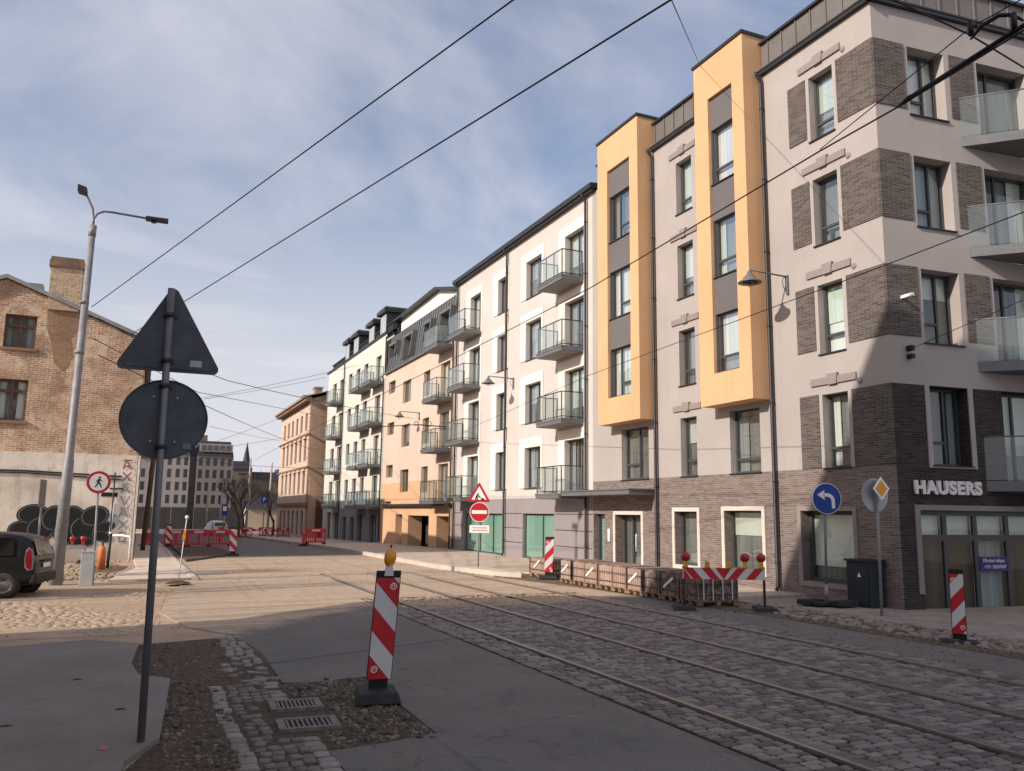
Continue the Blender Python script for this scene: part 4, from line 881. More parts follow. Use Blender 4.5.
m=MB(); m.tube([fL(-.92,2.2,-.1),fL(-.95,1.02,-.1),fL(-.95,.98,-.5),(-.5,YL-1.0,.98),(-.22,YL-1.2,.95),(-.2,YL-1.2,.85),(-.2,YL-1.2,0)],.04,8); m.build('gas_pipe',SWHITE,LB)
m=MB(); m.fbox(fL,-1.38,-.8,2.46,2.62,-.08,-.063); np=m.build('name_plate',BLACK,LB)
# brown house further along the same side
MBr=thing('tenement_house','brown rendered house standing behind the brick gable house','building',(-6,75,-.5))
fMb=lambda u,z,d:V((-.15-d,u,z)); HMb=[(u,u+1.2,z,z+1.7) for u in (58,62,66,72,78,84,90,96) for z in (1.2,4.4,7.6)]
m=MB(); wallholes(m,fMb,53.5,110,-2,11.0,HMb,.3); m.face([(-.15,53.5,-2),(-12,53.5,-2),(-12,53.5,11),(-.15,53.5,11)]); m.face([(-12,53.5,-2),(-12,110,-2),(-12,110,11),(-12,53.5,11)]); m.build('wall',P_BROWN,MBr,fix=False)
for h in HMb: window(MBr,fMb,*h,.15,(.5,),(),fm=WOODB,cur=CUR_D,sill=False)
m=MB(); m.hexa([V((.1,53.2,11)),V((.1,110.2,11)),V((-12.2,110.2,11)),V((-12.2,53.2,11)),V((-5,53.2,13.5)),V((-5,110.2,13.5)),V((-7,110.2,13.5)),V((-7,53.2,13.5))]); m.build('roof',TIN,MBr)
# ------------------------------------------------------------------ far buildings across the end of the street
def farblock(name,label,Y,segs,zb,mats,winrows,base_dark=None,roof=None,depth=20,fm=DARKM,pitch=2.6,ww=1.2):
    o=thing(name,label,'building',((segs[0][0]+segs[-1][1])/2,Y,zb)); 
    for (x0,x1,zt,dy,mi) in segs:
        fr=frY(Y+dy); n=max(1,int((x1-x0)/pitch)); H=[]
        st=(x1-x0)/n
        for k in range(n):
            for (z0,z1) in winrows:
                if z1<zt: H.append((x0+st*(k+.5)-ww/2,x0+st*(k+.5)+ww/2,z0,z1))
        if mi==1: H=[]
        m=MB(); wallholes(m,fr,x0,x1,zb,zt,H,.4); m.face([fr(x0,zb,0),fr(x0,zt,0),fr(x0,zt,depth),fr(x0,zb,depth)]); m.face([fr(x1,zb,0),fr(x1,zt,0),fr(x1,zt,depth),fr(x1,zb,depth)]); m.face([fr(x0,zt,0),fr(x1,zt,0),fr(x1,zt,depth),fr(x0,zt,depth)]); m.build('wall',mats[mi],o,fix=False)
        for h in H: 
            q=MB(); q.fbox(fr,h[0],h[1],h[2],h[3],.2,.22,0); q.fbox(fr,(h[0]+h[1])/2-.05,(h[0]+h[1])/2+.05,h[2],h[3],.15,.198,1); q.build('window',[CARGL2,fm],o)
        if roof:
            m=MB(); m.hexa([fr(x0,zt,-.3),fr(x1,zt,-.3),fr(x1,zt,depth),fr(x0,zt,depth),fr(x0+.6,zt+roof,1.6),fr(x1-.6,zt+roof,1.6),fr(x1-.6,zt+roof,depth),fr(x0+.6,zt+roof,depth)]); m.build('roof',SLATE,o)
        if base_dark and mi!=1:
            m=MB(); m.fbox(fr,x0,x1,zb,base_dark,-.15,-.01); m.build('arcade',INNER,o)
    return o
CARWIN=plain('dark_car_window',(.012,.014,.013),.08,0,.2,.5,0,obj=False,spec=.6)
CARGL2=plain('far_window_glass',(.05,.055,.06),.15,0,.2,.5,0,obj=False,spec=.8)
FB=farblock('apartment_building','grey six storey block with mansard roof across the end of the street',190,[(-.5,2.6,12.6,2,0),(2.6,6.2,13.2,0,0),(6.2,9.2,13.4,-1,0),(9.2,10.6,13.4,.5,1),(10.6,17.9,13.4,-1.5,2)],-3,[P_GREY2,plain('dark_bay',(.10,.10,.11),.5,obj=False),plaster('shaded_facade_plaster',(.20,.175,.165),.3)],[(3.2,5.0),(5.9,7.7),(8.6,10.4),(11.2,12.9)],2.4,3.2,pitch=1.45,ww=.85)  # right wing plaster is darker: its half shade is put into the colour
m=MB(); m.box(11.0,12.6,192,194,15.5,18.0); m.build('chimney',P_DARK,FB)
m=MB(); m.box(10.9,17.6,188.2,188.4,14.2,15.9,0); 
for k in range(5): m.box(11.3+k*1.25,12.1+k*1.25,188.1,188.19,14.5,15.6,1)
m.build('dormer',[P_GREY2,CARGL2],FB)
G2=farblock('apartment_building','dull brown block with small windows behind the bare trees','Y' and 215,[(19.5,25,12.0,0,0),(25,33,9.5,1,0),(33,44,11.0,2,0)],-3.4,[plaster('dull_brown_plaster',(.19,.155,.135),.3),P_DARK],[(1.5,3.2),(4.6,6.3),(7.6,9.3)],None,2.,fm=WOODB)
ch=thing('church','slim dark church spire rising behind the far rooftops','church',(28.4,260,-4))
m=MB(); m.box(27.4,29.4,259,261,-4,15.5); m.build('tower',P_BROWN,ch); m=MB(); m.lathe([(1.3,15.5),(1.0,16.8),(.0,22.3)],(28.4,260,0),8); m.build('spire',SLATE,ch)
lw=farblock('garden_wall','pale low wall and shed across the street end','Y' and 120,[(13.6,19.8,2.2,0,1)],-1.6,[P_BROWN,plaster('pale_wall_plaster',(.45,.36,.28),.4)],[(0,1)],depth=4,roof=1.4)
# ------------------------------------------------------------------ house behind the camera that throws the big shadow
K=thing('tenement_house','tall gabled brick tenement across the street behind the viewpoint','building',(-11,5,0))
pr=[(-16,0),(12.4,0),(12.9,4.9),(12.55,8.5),(12.34,13.6),(8.6,20.0),(7.8,20.6),(2,20.6),(-4,20.6),(-16,20.6)]
m=MB(); m.prism(pr,(-9.2,0,0),(0,1,0),(0,0,1),(-1,0,0),9); m.build('wall',B_RED,K)
m=MB()
m.prism([(12.2,5.6),(12.9,6.3),(14.3,7.3),(15.5,8.4),(15.1,9.7),(13.4,11.2),(12.2,12.0)],(-9.22,0,0),(0,1,0),(0,0,1),(-1,0,0),2)  # unseen block added to the house to shape the shadow edge on the road
m.build('shadow_shaper',P_BROWN,K)
fK=lambda u,z,d:V((-9.2-d,u,z))
for u in (-10,-7,-4,-1,2,5,8,10.5):
    for z in (1.4,4.8,8.2,11.6):
        q=MB(); q.fbox(fK,u,u+1.2,z,z+1.9,-.03,-.004); q.build('window',CARGL2,K)
# ------------------------------------------------------------------ signs and street furniture
ey=V((0,-1,0))
def sign_axes(ang):
    """unit right/normal for a plate facing the camera side, turned by ang about z"""
    a=R(ang); return V((math.cos(a),math.sin(a),0)),V((math.sin(a),-math.cos(a),0))
UP=V((0,0,1))
s=thing('road_sign','dark back of a triangle above a disc on a slim steel post in the foreground','road sign',(.16,8.05,.05))
m=MB(); m.tube([(.16,8.05,-.1),(.13,8.05,4.0)],.033,14); m.build('post',DGALV,s)
ax,an=sign_axes(-1)
m=MB(); m.prism(rtri(.93,.83,.05),V((.155,8.1,3.235)),ax,UP,-an,.012); m.prism(scale2(rtri(.93,.83,.05),.9,(0,.28)),V((.155,8.093,3.235)),ax,UP,-an,.006); o=m.build('triangle_plate',ALU,s,bev=.003)
m=MB(); m.prism([(.18,.06),(.28,.06),(.28,.12),(.18,.12)],V((.155,8.092,3.235)),ax,UP,-an,.002); m.build('sticker',ALU2,o)
m=MB(); m.prism(circ(.372,48,ry=.36),V((.15,8.1,2.80)),ax,UP,-an,.012); dp=m.build('disc_plate',ALU,s,bev=.003)
m=MB(); P_=[V((.15,8.09,2.80))+ax*(.366*math.cos(t*.1309))+UP*(.354*math.sin(t*.1309)) for t in range(49)]; m.tube(P_,.007,5,cap=False); m.build('folded_rim',ALU,dp)
for q in ((-.1,.2),(.1,.2),(-.1,-.2),(.1,-.2)):
    m=MB(); c_=V((.15,8.09,2.80))+ax*q[0]+UP*q[1]; m.tube([c_,c_+an*.006],.009,8); m.build('rivet',ALU2,dp)
m=MB(); m.prism([(.17,-.26),(.24,-.26),(.24,-.21),(.17,-.21)],V((.15,8.093,2.80)),ax,UP,-an,.002); m.build('sticker',DGALV,dp)
m=MB()
for z in (3.33,3.75,3.1,2.55):
    m=MB(); m.tube([(.152-.0075*(z-0)/1,8.05,z-.02),(.152-.0075*z,8.05,z+.02)],.042,14); m.box(.09,.2,8.075,8.096,z-.02,z+.02); m.build('clamp',DARKM,s)
def signpost(name,label,cat,x,y,top,r=.03,mat=GALV,lean=(0,0)):
    s=thing(name,label,cat,(x,y,gz(y)))
    m=MB(); m.tube([(x,y,gz(y)-.05),(x+lean[0],y+lean[1],top)],r,12); m.build('post',mat,s); return s
# pedestrian prohibition
s=signpost('road_sign','round no pedestrians sign with red border on post beside a grey cabinet','road sign',-.97,25.0,2.4,.028,lean=(-.06,0))
ax,an=sign_axes(5); o=V((-1.03,24.95,2.69))
m=MB(); m.prism(circ(.30,40),o,ax,UP,-an,.012,1); m.prism(circ(.295,40),o+an*.004,ax,UP,-an,.003,0); m.prism(circ(.225,40),o+an*.008,ax,UP,-an,.003,1); p=m.build('disc',[RED,SWHITE],s)
m=MB(); q=o+an*.011
def bar(a,b_,w,o=None,ax=None,an=None,M=None,mi=0):
    a=V(a);b_=V(b_); n=V((-(b_-a).y,(b_-a).x)).normalized()*w
    M.prism([a+n,b_+n,b_-n,a-n][::-1],o,ax,UP,-an,.002,mi)
def walker(m,q,ax,an,k=1.):
    m.prism(circ(.026*k,14,.015*k,.125*k),q,ax,UP,-an,.002)
    for (a,b_,w) in (((.01,.09),(-.005,-.01),.026),((-.005,0),(.045,-.06),.017),((.045,-.06),(.06,-.14),.014),((-.005,0),(-.035,-.07),.017),((-.035,-.07),(-.085,-.135),.014),((.01,.085),(-.05,.03),.011),((-.05,.03),(-.065,-.01),.009),((.01,.085),(.06,.045),.011),((.06,.045),(.085,.02),.009)):
        bar(V(a)*k,V(b_)*k,w*k,q,ax,an,m)
walker(m,q,ax,an); m.build('pictogram',BLACK,p)
# sign seen edge on
s=signpost('road_sign','narrow sign seen edge on above the black car','road sign',-2.51,27.0,2.1,.03)
a_=R(83); ax=V((math.cos(a_),math.sin(a_),0)); an=V((math.sin(a_),-math.cos(a_),0))
m=MB(); m.prism([(-.35,-.38),(.35,-.38),(.35,.38),(-.35,.38)],V((-2.5,27,2.4)),ax,UP,-an,.02); m.build('plate',DGALV,s)
# works sign cluster
s=signpost('road_sign','roadworks triangle over a no entry disc and text plate on one post','road sign',10.75,27.0,3.0,.025)
m=MB(); 
ax,an=sign_axes(-20); o=V((10.72,26.95,2.37))
m.prism(rtri(.80,.70,.04),o,ax,UP,-an,.012,0); m.prism(scale2(rtri(.80,.70,.02),.66,(0,.235)),o+an*.004,ax,UP,-an,.003,1); tp=m.build('triangle_plate',[RED,SWHITE],s)
m=MB(); q=o+an*.008
m.prism(circ(.03,12,-.045,.275),q,ax,UP,-an,.002); 
for (a,b_,w) in (((-.05,.24),(-.09,.18),.03),((-.09,.18),(-.06,.12),.02),((-.06,.12),(-.06,.07),.016),((-.09,.18),(-.12,.11),.02),((-.12,.11),(-.13,.07),.016),((-.04,.23),(.04,.17),.014),((-.07,.2),(.1,.12),.008)): bar(a,b_,w,q,ax,an,m)
m.prism([(.05,.07),(.2,.07),(.15,.13),(.1,.135)],q,ax,UP,-an,.002); m.build('pictogram',BLACK,tp)
o=V((10.74,26.95,2.03)); m=MB(); m.prism(circ(.335,40),o,ax,UP,-an,.012,1); m.prism(circ(.315,40),o+an*.004,ax,UP,-an,.003,0); m.prism([(-.26,-.06),(.26,-.06),(.26,.06),(-.26,.06)],o+an*.008,ax,UP,-an,.003,1); m.build('no_entry_disc',[RED,SWHITE],s)
o=V((10.75,26.95,1.45)); m=MB(); m.prism([(-.34,-.13),(.34,-.13),(.34,.13),(-.34,.13)],o,ax,UP,-an,.012,0); 
for zz in (.045,-.04):
    x=-.25
    while x<.24:
        w_=random.uniform(.02,.045); m.prism([(x,zz-.018),(x+w_,zz-.018),(x+w_,zz+.018),(x,zz+.018)],o+an*.004,ax,UP,-an,.002,1); x+=w_+.014
m.build('text_plate',[SWHITE,plain('faded_red_print',(.55,.25,.22),.6)],s)
m=MB(); m.lathe([(.55,0),(.4,.06),(.2,.1),(.0,.12)],(10.75,27,.0),14); hp=m.build('spoil_heap',SOIL,loc=(10.75,27,0)); tag(hp,'small heap of soil around the foot of the no entry sign post','soil heap')
# blue turn-left sign
s=signpost('road_sign','blue round turn left sign on a portable post in front of a shop window','road sign',14.31,14.7,2.5,.03,DGALV,(.07,0))
ax,an=sign_axes(-16); o=V((14.39,14.64,2.42))
m=MB(); m.prism(circ(.355,44),o,ax,UP,-an,.012,1); m.prism(circ(.34,44),o+an*.004,ax,UP,-an,.003,0); p=m.build('disc',[BLUE,SWHITE],s)
m=MB(); q=o+an*.009; pts=[]
for k in range(11):
    a=k/10*R(90); pts.append((.02+.13*math.sin(a),-.06+.13*math.cos(a)))
outer=[(-.06,.125)]+[(.0+.19*math.sin(k/10*R(90)),-.065+.19*math.cos(k/10*R(90))) for k in range(11)]+[(.19,-.22)]
inner=[(.11,-.22)]+[(.0+.11*math.sin(k/10*R(90)),-.065+.11*math.cos(k/10*R(90))) for k in range(10,-1,-1)]+[(-.06,.045)]
a=outer; b_=inner[::-1]
for i in range(len(a)-1): m.prism([a[i],a[i+1],b_[i+1],b_[i]],q,ax,UP,-an,.003)
m.prism([(-.24,.085),(-.05,.20),(-.08,.085),(-.05,-.03)],q,ax,UP,-an,.003); m.build('arrow',SWHITE,p)
m=MB(); m.box(13.75,14.3,14.75,15.05,.05,.17); m.box(14.2,14.75,14.2,14.5,.05,.17); m.box(13.9,14.5,14.5,14.8,.05,.13); m.build('base_block',RUBBER,s,bev=.02)
m=MB(); m.tube([(14.31,14.7,.1),(14.325,14.7,.5)],.045,12); m.build('sleeve',GALV,s)
# priority road sign with a disc back
s=signpost('road_sign','yellow priority diamond beside the grey back of a round sign near the corner','road sign',14.01,12.9,2.78,.028,GALV,(.05,0))
o=V((14.05,12.945,2.47)); ax2,an2=sign_axes(-3)
m=MB(); m.prism(circ(.35,44),o,ax2,UP,-an2,.012); m.build('round_plate',ALU2,s)
o=V((14.05,12.77,2.6)); m=MB(); h=.245
m.prism([(0,-h),(h*.9,0),(0,h),(-h*.9,0)],o,ax2,UP,-an2,.01,1); m.prism([(0,-h*.72),(h*.65,0),(0,h*.72),(-h*.65,0)],o+an2*.004,ax2,UP,-an2,.003,0); m.build('diamond',[YEL,SWHITE],s)
# electrical cabinet at the corner
s=thing('electrical_cabinet','dark metal electrical cabinet with white warning triangle against the brick corner','cabinet',(15.1,14.3,.09))
m=MB(); m.box(14.92,15.34,14.0,14.68,.02,1.02); m.build('body',GREENB,s,bev=.01)
m=MB(); m.box(14.88,15.38,13.96,14.72,1.021,1.07); m.build('lid',GREENB,s,bev=.006)
m=MB(); m.box(14.905,14.918,14.05,14.63,.08,.98); d=m.build('door',GREENB,s)
m=MB(); m.prism([(-.055,0),(.055,0),(0,.1)],V((14.903,14.3,.68)),(0,-1,0),UP,(-1,0,0),.002); m.build('warning_triangle',SWHITE,d)
# small grey cabinet by the lamp
s=thing('utility_cabinet','slim grey utility cabinet standing beside the no pedestrians sign','cabinet',(-1.12,24.85,0))
m=MB(); m.box(-1.28,-.97,24.75,25.0,0,.85); m.build('body',GREYBOX,s,bev=.01); m=MB(); m.box(-1.29,-.96,24.74,25.01,.851,.89); m.build('lid',GREYBOX,s)
# street lamp
s=thing('street_lamp','tall steel street lamp with two flat heads on curved arms','street lamp',(-1.84,25.2,0))
m=MB(); m.tube([(-1.84,25.2,-.1),(-1.80,25.2,3.25),(-1.80,25.2,3.3),(-1.745,25.2,9.62)],[.16,.13,.11,.085],18); m.tube([(-1.746,25.2,9.5),(-1.742,25.2,9.82)],.098,18); m.build('pole',GALV,s)
m=MB(); m.tube([(-1.742,25.2,9.8),(-1.74,25.2,10.0),(-1.79,25.2,10.3),(-1.93,25.2,10.6),(-2.02,25.2,10.72)],.03,10); m.build('arm',DGALV,s)
m=MB(); m.tube([(-1.742,25.2,9.8),(-1.74,25.2,10.02),(-1.66,25.2,10.18),(-1.5,25.2,10.27),(-1.3,25.2,10.28),(-.3,25.2,10.24)],.03,10); m.build('arm',DGALV,s)
m=MB(); m.hexa([V((-2.2,25.0,10.72)),V((-1.95,25.0,10.66)),V((-1.95,25.45,10.70)),V((-2.2,25.45,10.76)),V((-2.2,25.0,10.9)),V((-1.97,25.0,10.84)),V((-1.97,25.45,10.88)),V((-2.2,25.45,10.94))]); m.build('lamp_head',DARKM,s,bev=.01)
m=MB(); m.box(-.42,.18,25.05,25.35,10.2,10.28); m.tube([(-.2,25.2,10.14),(-.2,25.2,10.2)],.08,12); m.build('lamp_head',DARKM,s,bev=.01)
m=MB()
for z in (7.6,6.2): m=MB(); m.tube([(-1.79,25.2,z-.03),(-1.79,25.2,z+.03)],.125,16); m.build('clamp',GALV,s)
# timber pole further left
s=signpost('utility_pole','dark leaning timber pole beside the side pavement','pole',.30,44.,6.2,.11,BARK,(.25,0))
# ---- beacons
def stripes(m,w,h,per,off,dirn,o,ax,an,mr=0,mw=1,slope=1.1):
    """diagonal red/white bands clipped to a w x h board"""
    def clip(poly,zl,keep_above):
        out=[]
        for i in range(len(poly)):
            a=poly[i];b_=poly[(i+1)%len(poly)]; fa=a[1]-zl(a[0]);fb=b_[1]-zl(b_[0])
            if not keep_above: fa,fb=-fa,-fb
            if fa>=0: out.append(a)
            if fa*fb<0: t=fa/(fa-fb); out.append((a[0]+(b_[0]-a[0])*t,a[1]+(b_[1]-a[1])*t))
        return out
    k=-6
    while k<14:
        z0=off+k*per; f0=lambda x,z0=z0:z0+dirn*slope*x; f1=lambda x,z0=z0:z0+per+dirn*slope*x
        p=[(-w/2,0),(w/2,0),(w/2,h),(-w/2,h)]; p=clip(p,f0,True)
        if len(p)>2: p=clip(p,f1,False)
        if len(p)>2: m.prism(p,o,ax,UP,-an,.003,mr if k%2==0 else mw)
        k+=1
def beacon(label,x,y,z0,dirn,ang,lean=0.,lamp=False,w=.26,h=1.0,foot=(.62,.42),sc=1.,logo=True,off=None,per=.235):
    s=thing('traffic_beacon',label,'traffic beacon',(x,y,z0),'red and white traffic beacons')
    ax,an=sign_axes(ang); o=V((x,y,z0))
    m=MB(); a,b_=foot
    P=[(-a/2,-b_/2),(a/2,-b_/2),(a/2,b_/2),(-a/2,b_/2)]
    bx=[o+ax*p[0]+(-an)*p[1] for p in P]; tx=[o+ax*p[0]*.86+(-an)*p[1]*.8+UP*.1 for p in P]; m.hexa(bx+tx); m.build('foot',RUBBER,s,bev=.015)
    U=(UP+ax*math.tan(R(lean))).normalized()
    m=MB(); m.prism([(-w*.42,0),(w*.42,0),(w*.42,.16),(-w*.42,.16)],o+UP*.08+(-an)*.03,ax,U,-an,.0)if False else None
    q=o+U*.08-an*.025
    m.hexa([q+ax*-.1,q+ax*.1,q+ax*.1-an*.06,q+ax*-.1-an*.06,q+ax*-.1+U*.16,q+ax*.1+U*.16,q+ax*.1-an*.06+U*.16,q+ax*-.1-an*.06+U*.16]); m.build('socket',BLACK,s)
    ob=o+U*.2; m=MB()
    def pr(poly,oo,t,mi): 
        m.prism(poly,oo,ax,U,-an,t,mi)
    pr([(-w/2-.008,-.005),(w/2+.008,-.005),(w/2+.008,h+.075),(-w/2-.008,h+.075)],ob,.045,2)
    global UP_
    n0=len(m.v); stripes(m,w,h,per,(.0 if off is None else off),dirn,V((0,0,0)),ax,an)
    for i in range(n0,len(m.v)):
        p=V(m.v[i]); m.v[i]=tuple(ob+an*.0045+(ax*p.dot(ax)+U*p.z+an*p.dot(an)))
    bo=m.build('board',[RED,WHITE,BLACK],s)
    if logo:
        for (lx,lz) in ((w*.25*(-dirn),h-.09) ,(w*.25*dirn,.1)):
            m=MB(); c=ob+an*.009+ax*lx+U*lz; ring=circ(.036,20); inn=circ(.027,20)
            for k in range(20): m.prism([ring[k],ring[(k+1)%20],inn[(k+1)%20],inn[k]],c,ax,U,-an,.001)
            m.prism([(-.014,-.016),(-.008,-.016),(-.008,.016),(-.014,.016)],c,ax,U,-an,.001); m.prism([(-.008,.01),(.014,.01),(.014,.016),(-.008,.016)],c,ax,U,-an,.001); m.prism([(.008,-.012),(.014,-.012),(.014,.01),(.008,.01)],c,ax,U,-an,.001)
            m.build('emblem',SWHITE,bo)
    if lamp:
        c=ob+U*(h+.12)-an*.02
        m=MB(); m.hexa([c+ax*-.05-U*.1+an*.04,c+ax*.05-U*.1+an*.04,c+ax*.05-U*.1-an*.04,c+ax*-.05-U*.1-an*.04,c+ax*-.035+U*.02+an*.03,c+ax*.035+U*.02+an*.03,c+ax*.035+U*.02-an*.03,c+ax*-.035+U*.02-an*.03]); m.build('lamp_holder',WHITE,s,bev=.004)
        c2=c+U*.1; ax3,an3=sign_axes(38)
        m=MB(); m.lathe([(0,-.05),(.05,-.045),(.085,-.02),(.094,0),(.085,.02),(.05,.045),(0,.05)],c2,24,ax=ax3,ay=U,az=an3)
        for i in range(len(m.v)): p=V(m.v[i])-c2; m.v[i]=tuple(c2+p+U*p.dot(U)*.15)
        m.build('warning_lamp',AMBER,s); m=MB(); m.tube([c2+U*.1,c2+U*.135],.012,8); m.build('lamp_stud',DARKM,s)
    return s
beacon('red and white traffic beacon with an amber lamp on top in the foreground',2.47,9.05,.03,-1,-10,3.6,True,.25,1.06,(.46,.62),off=-.145,per=.255)
beacon('red and white traffic beacon at the road edge in front of the shop window',12.24,9.72,-.03,1,-46,0,False,.2,.94,(.62,.36),off=-.05)
beacon('red and white traffic beacon standing before the far end of the paver row',11.5,23.15,.05,1,-28,2.5,False,.25,.98,(.6,.36),off=-.05)
beacon('red and white traffic beacon on the far road beside the soil patch',3.9,38.7,.02,-1,0,-2,False,.3,.95,(.5,.4),logo=False,off=.1)
beacon('red and white traffic beacon at the left end of the red plastic barriers',1.66,50.,-.05,-1,0,-4,False,.34,.95,(.5,.4),logo=False,off=.1)
# ---- barrier board with lamps
def barrier_board(label,p0,p1,zlo,zhi,lamps,face=True,bodym=YELB):
    s=thing('barrier_board',label,'road barrier',(*((V(p0)+V(p1))/2)[:2],0),'barrier boards with warning lamps')
    a=V((p0[0],p0[1],0));b_=V((p1[0],p1[1],0)); ax=(b_-a).normalized(); an=V((ax.y,-ax.x,0)); Lg=(b_-a).length
    for p in (a,b_):
        m=MB(); m.hexa([p+ax*i*.025+an*j*.02+UP*.04 for i,j in ((-1,1),(1,1),(1,-1),(-1,-1))]+[p+ax*i*.025+an*j*.02+UP*(zhi+.03) for i,j in ((-1,1),(1,1),(1,-1),(-1,-1))]); m.build('post',DARKM,s)
        m=MB(); q=p
        m.hexa([q+ax*i*.24+an*j*.38+UP*.0 for i,j in ((-1,1),(1,1),(1,-1),(-1,-1))]+[q+ax*i*.2+an*j*.33+UP*.11 for i,j in ((-1,1),(1,1),(1,-1),(-1,-1))]); m.build('foot',RUBBER,s,bev=.012)
    m=MB(); h=zhi-zlo; o=a+UP*zlo+an*.03
    m.prism([(-.02,0),(Lg+.02,0),(Lg+.02,h),(-.02,h)],o,ax,UP,-an,.02,1)
    if face:
        n=9; w=Lg/n; k=h*.85
        o2=o+an*.0035
        for i in range(n):
            if i%2==0:
                x=i*w
                if i<4: P=[(x,h),(x+w,h),(x+w+k,0),(x+k,0)]
                elif i==4: P=[(x-.0+.0,h),(x+w,h),(x+w/2+.0,0)]; P=[(x-k*.35,h),(x+w+k*.35,h),(x+w/2,0)]
                else: P=[(x-k*.0,h),(x+w,h),(x+w-k,0),(x-k,0)]
                P=[(min(max(px,0),Lg),pz) for px,pz in P]; m.prism(P,o2,ax,UP,-an,.003,0)
        m.prism([(0,0),(0,h*.9),(k*.8,0)],o2,ax,UP,-an,.003,0); 
    m.build('board',[RED,WHITE if face else ALU2],s)
    for (f,red,on) in lamps:
        c=a+ax*Lg*f+UP*(zhi+.07)
        m=MB(); m.hexa([c+ax*i*.05+an*j*.05-UP*.07 for i,j in ((-1,1),(1,1),(1,-1),(-1,-1))]+[c+ax*i*.04+an*j*.04+UP*.06 for i,j in ((-1,1),(1,1),(1,-1),(-1,-1))]); lb=m.build('lamp_body',bodym,s,bev=.006)
        if on:
            q=c+UP*.15; m=MB(); m.lathe([(0,-.045),(.05,-.04),(.085,-.02),(.1,0),(.085,.02),(.05,.04),(0,.045)],q,20,ax=ax,ay=UP,az=an); m.build('warning_lamp',red,lb)
    return s
barrier_board('chevron barrier board with red lamps on posts at the near end of the pavers',(10.8,15.2),(12.25,14.35),.66,.9,((.03,REDL,1),(.3,REDL,0),(.58,REDL,0),(.77,REDL,1),(.97,REDL,1)))
barrier_board('pale barrier board with red lamps along the graffiti wall',(-3.9,35.),(-1.7,35.),.48,.66,((.16,REDL,1),(.36,REDL,1),(.8,REDL,1),(.96,REDL,1)),False,RED)
m=MB(); m.box(-2.6,-1.75,35.6,36.1,0,.46); m.box(-2.55,-1.8,35.65,36.05,.46,.5); tag(m.build('concrete_block',CONC,loc=(-2.2,35.8,0),bev=.02),'pale concrete block on the ground below the graffiti','concrete block')
# gas cylinder and posts
s=thing('gas_cylinder','orange gas cylinder standing upright near the graffiti wall','gas cylinder',(-1.0,31.,0))
m=MB(); m.lathe([(0,0),(.125,0),(.125,.62),(.1,.72),(.045,.78)],(-1.0,31.,0),20); m.build('bottle',ORANGE,s); m=MB(); m.tube([(-1.,31.,.77),(-1.,31.,.95)],.03,10); m.tube([(-1.07,31.,.9),(-.93,31.,.9)],.02,8); m.build('valve',DARKM,s)
m=MB(); m.tube([(-.82,31.6,0),(-.80,31.6,1.12)],.05,10); m.tube([(-.8,31.6,1.1),(-.8,31.6,1.16)],.06,10); tag(m.build('bollard',DARKM,loc=(-.82,31.6,0)),'dark short post right behind the orange gas cylinder','bollard')
# survey rod
s=thing('marker_rod','thin marker rod with yellow flag tape by the side kerb','marker rod',(1.09,24.25,.02))
m=MB(); m.tube([(1.09,24.25,0),(1.205,24.25,1.78)],.014,8); m.build('rod',WHITE,s); m=MB(); m.hexa([V((1.11,24.22,1.18)),V((1.2,24.22,1.2)),V((1.2,24.28,1.2)),V((1.11,24.28,1.18)),V((1.15,24.22,1.42)),V((1.21,24.22,1.45)),V((1.21,24.28,1.45)),V((1.15,24.28,1.42))],0); m.build('flag_tape',AMBER,s)
m=MB(); m.lathe([(0,-.03),(.05,-.02),(.045,0),(.035,.02),(0,.03)],V((1.205,24.25,1.79)),14,ax=(1,0,0),ay=(0,0,1),az=(0,1,0)); m.build('reflector',SWHITE,s); m=MB(); m.lathe([(.35,0),(.22,.04),(0,.07)],(1.09,24.25,.06),12); m.build('foot',SOIL,s)
# ---- drain grates
def grate(label,cx,cy,w,d,rot):
    s=thing('drain_grate',label,'drain grate',(cx,cy,-.012),'cast iron drain grates'); s.rotation_euler=(0,0,R(rot))
    m=MB(); z0,z1=.0,.055; t=.05
    m.box(-w/2,w/2,-d/2,-d/2+t,z0,z1); m.box(-w/2,w/2,d/2-t,d/2,z0,z1); m.box(-w/2,-w/2+t*1.4,-d/2+t,d/2-t,z0,z1); m.box(w/2-t*1.4,w/2,-d/2+t,d/2-t,z0,z1)
    f=m.build('frame',IRON,None,bev=.004); f.parent=s
    m=MB(); n=9
    for k in range(n):
        x=-w/2+t*1.4+(w-2.8*t)*(k+.5)/n; m.box(x-.011,x+.011,-d/2+t,d/2-t,.018,.05)
    o=m.build('bars',IRON,None,bev=.003); o.parent=s
    m=MB(); m.box(-w/2+.06,w/2-.06,-d/2+.04,d/2-.04,-.0,.012); o=m.build('pit',PIT,None); o.parent=s
    return s
grate('farther of two cast iron drain grates set in the soil',1.62,9.08,.52,.42,-3); grate('nearer of two cast iron drain grates set in the soil',1.6,8.26,.56,.42,-3)
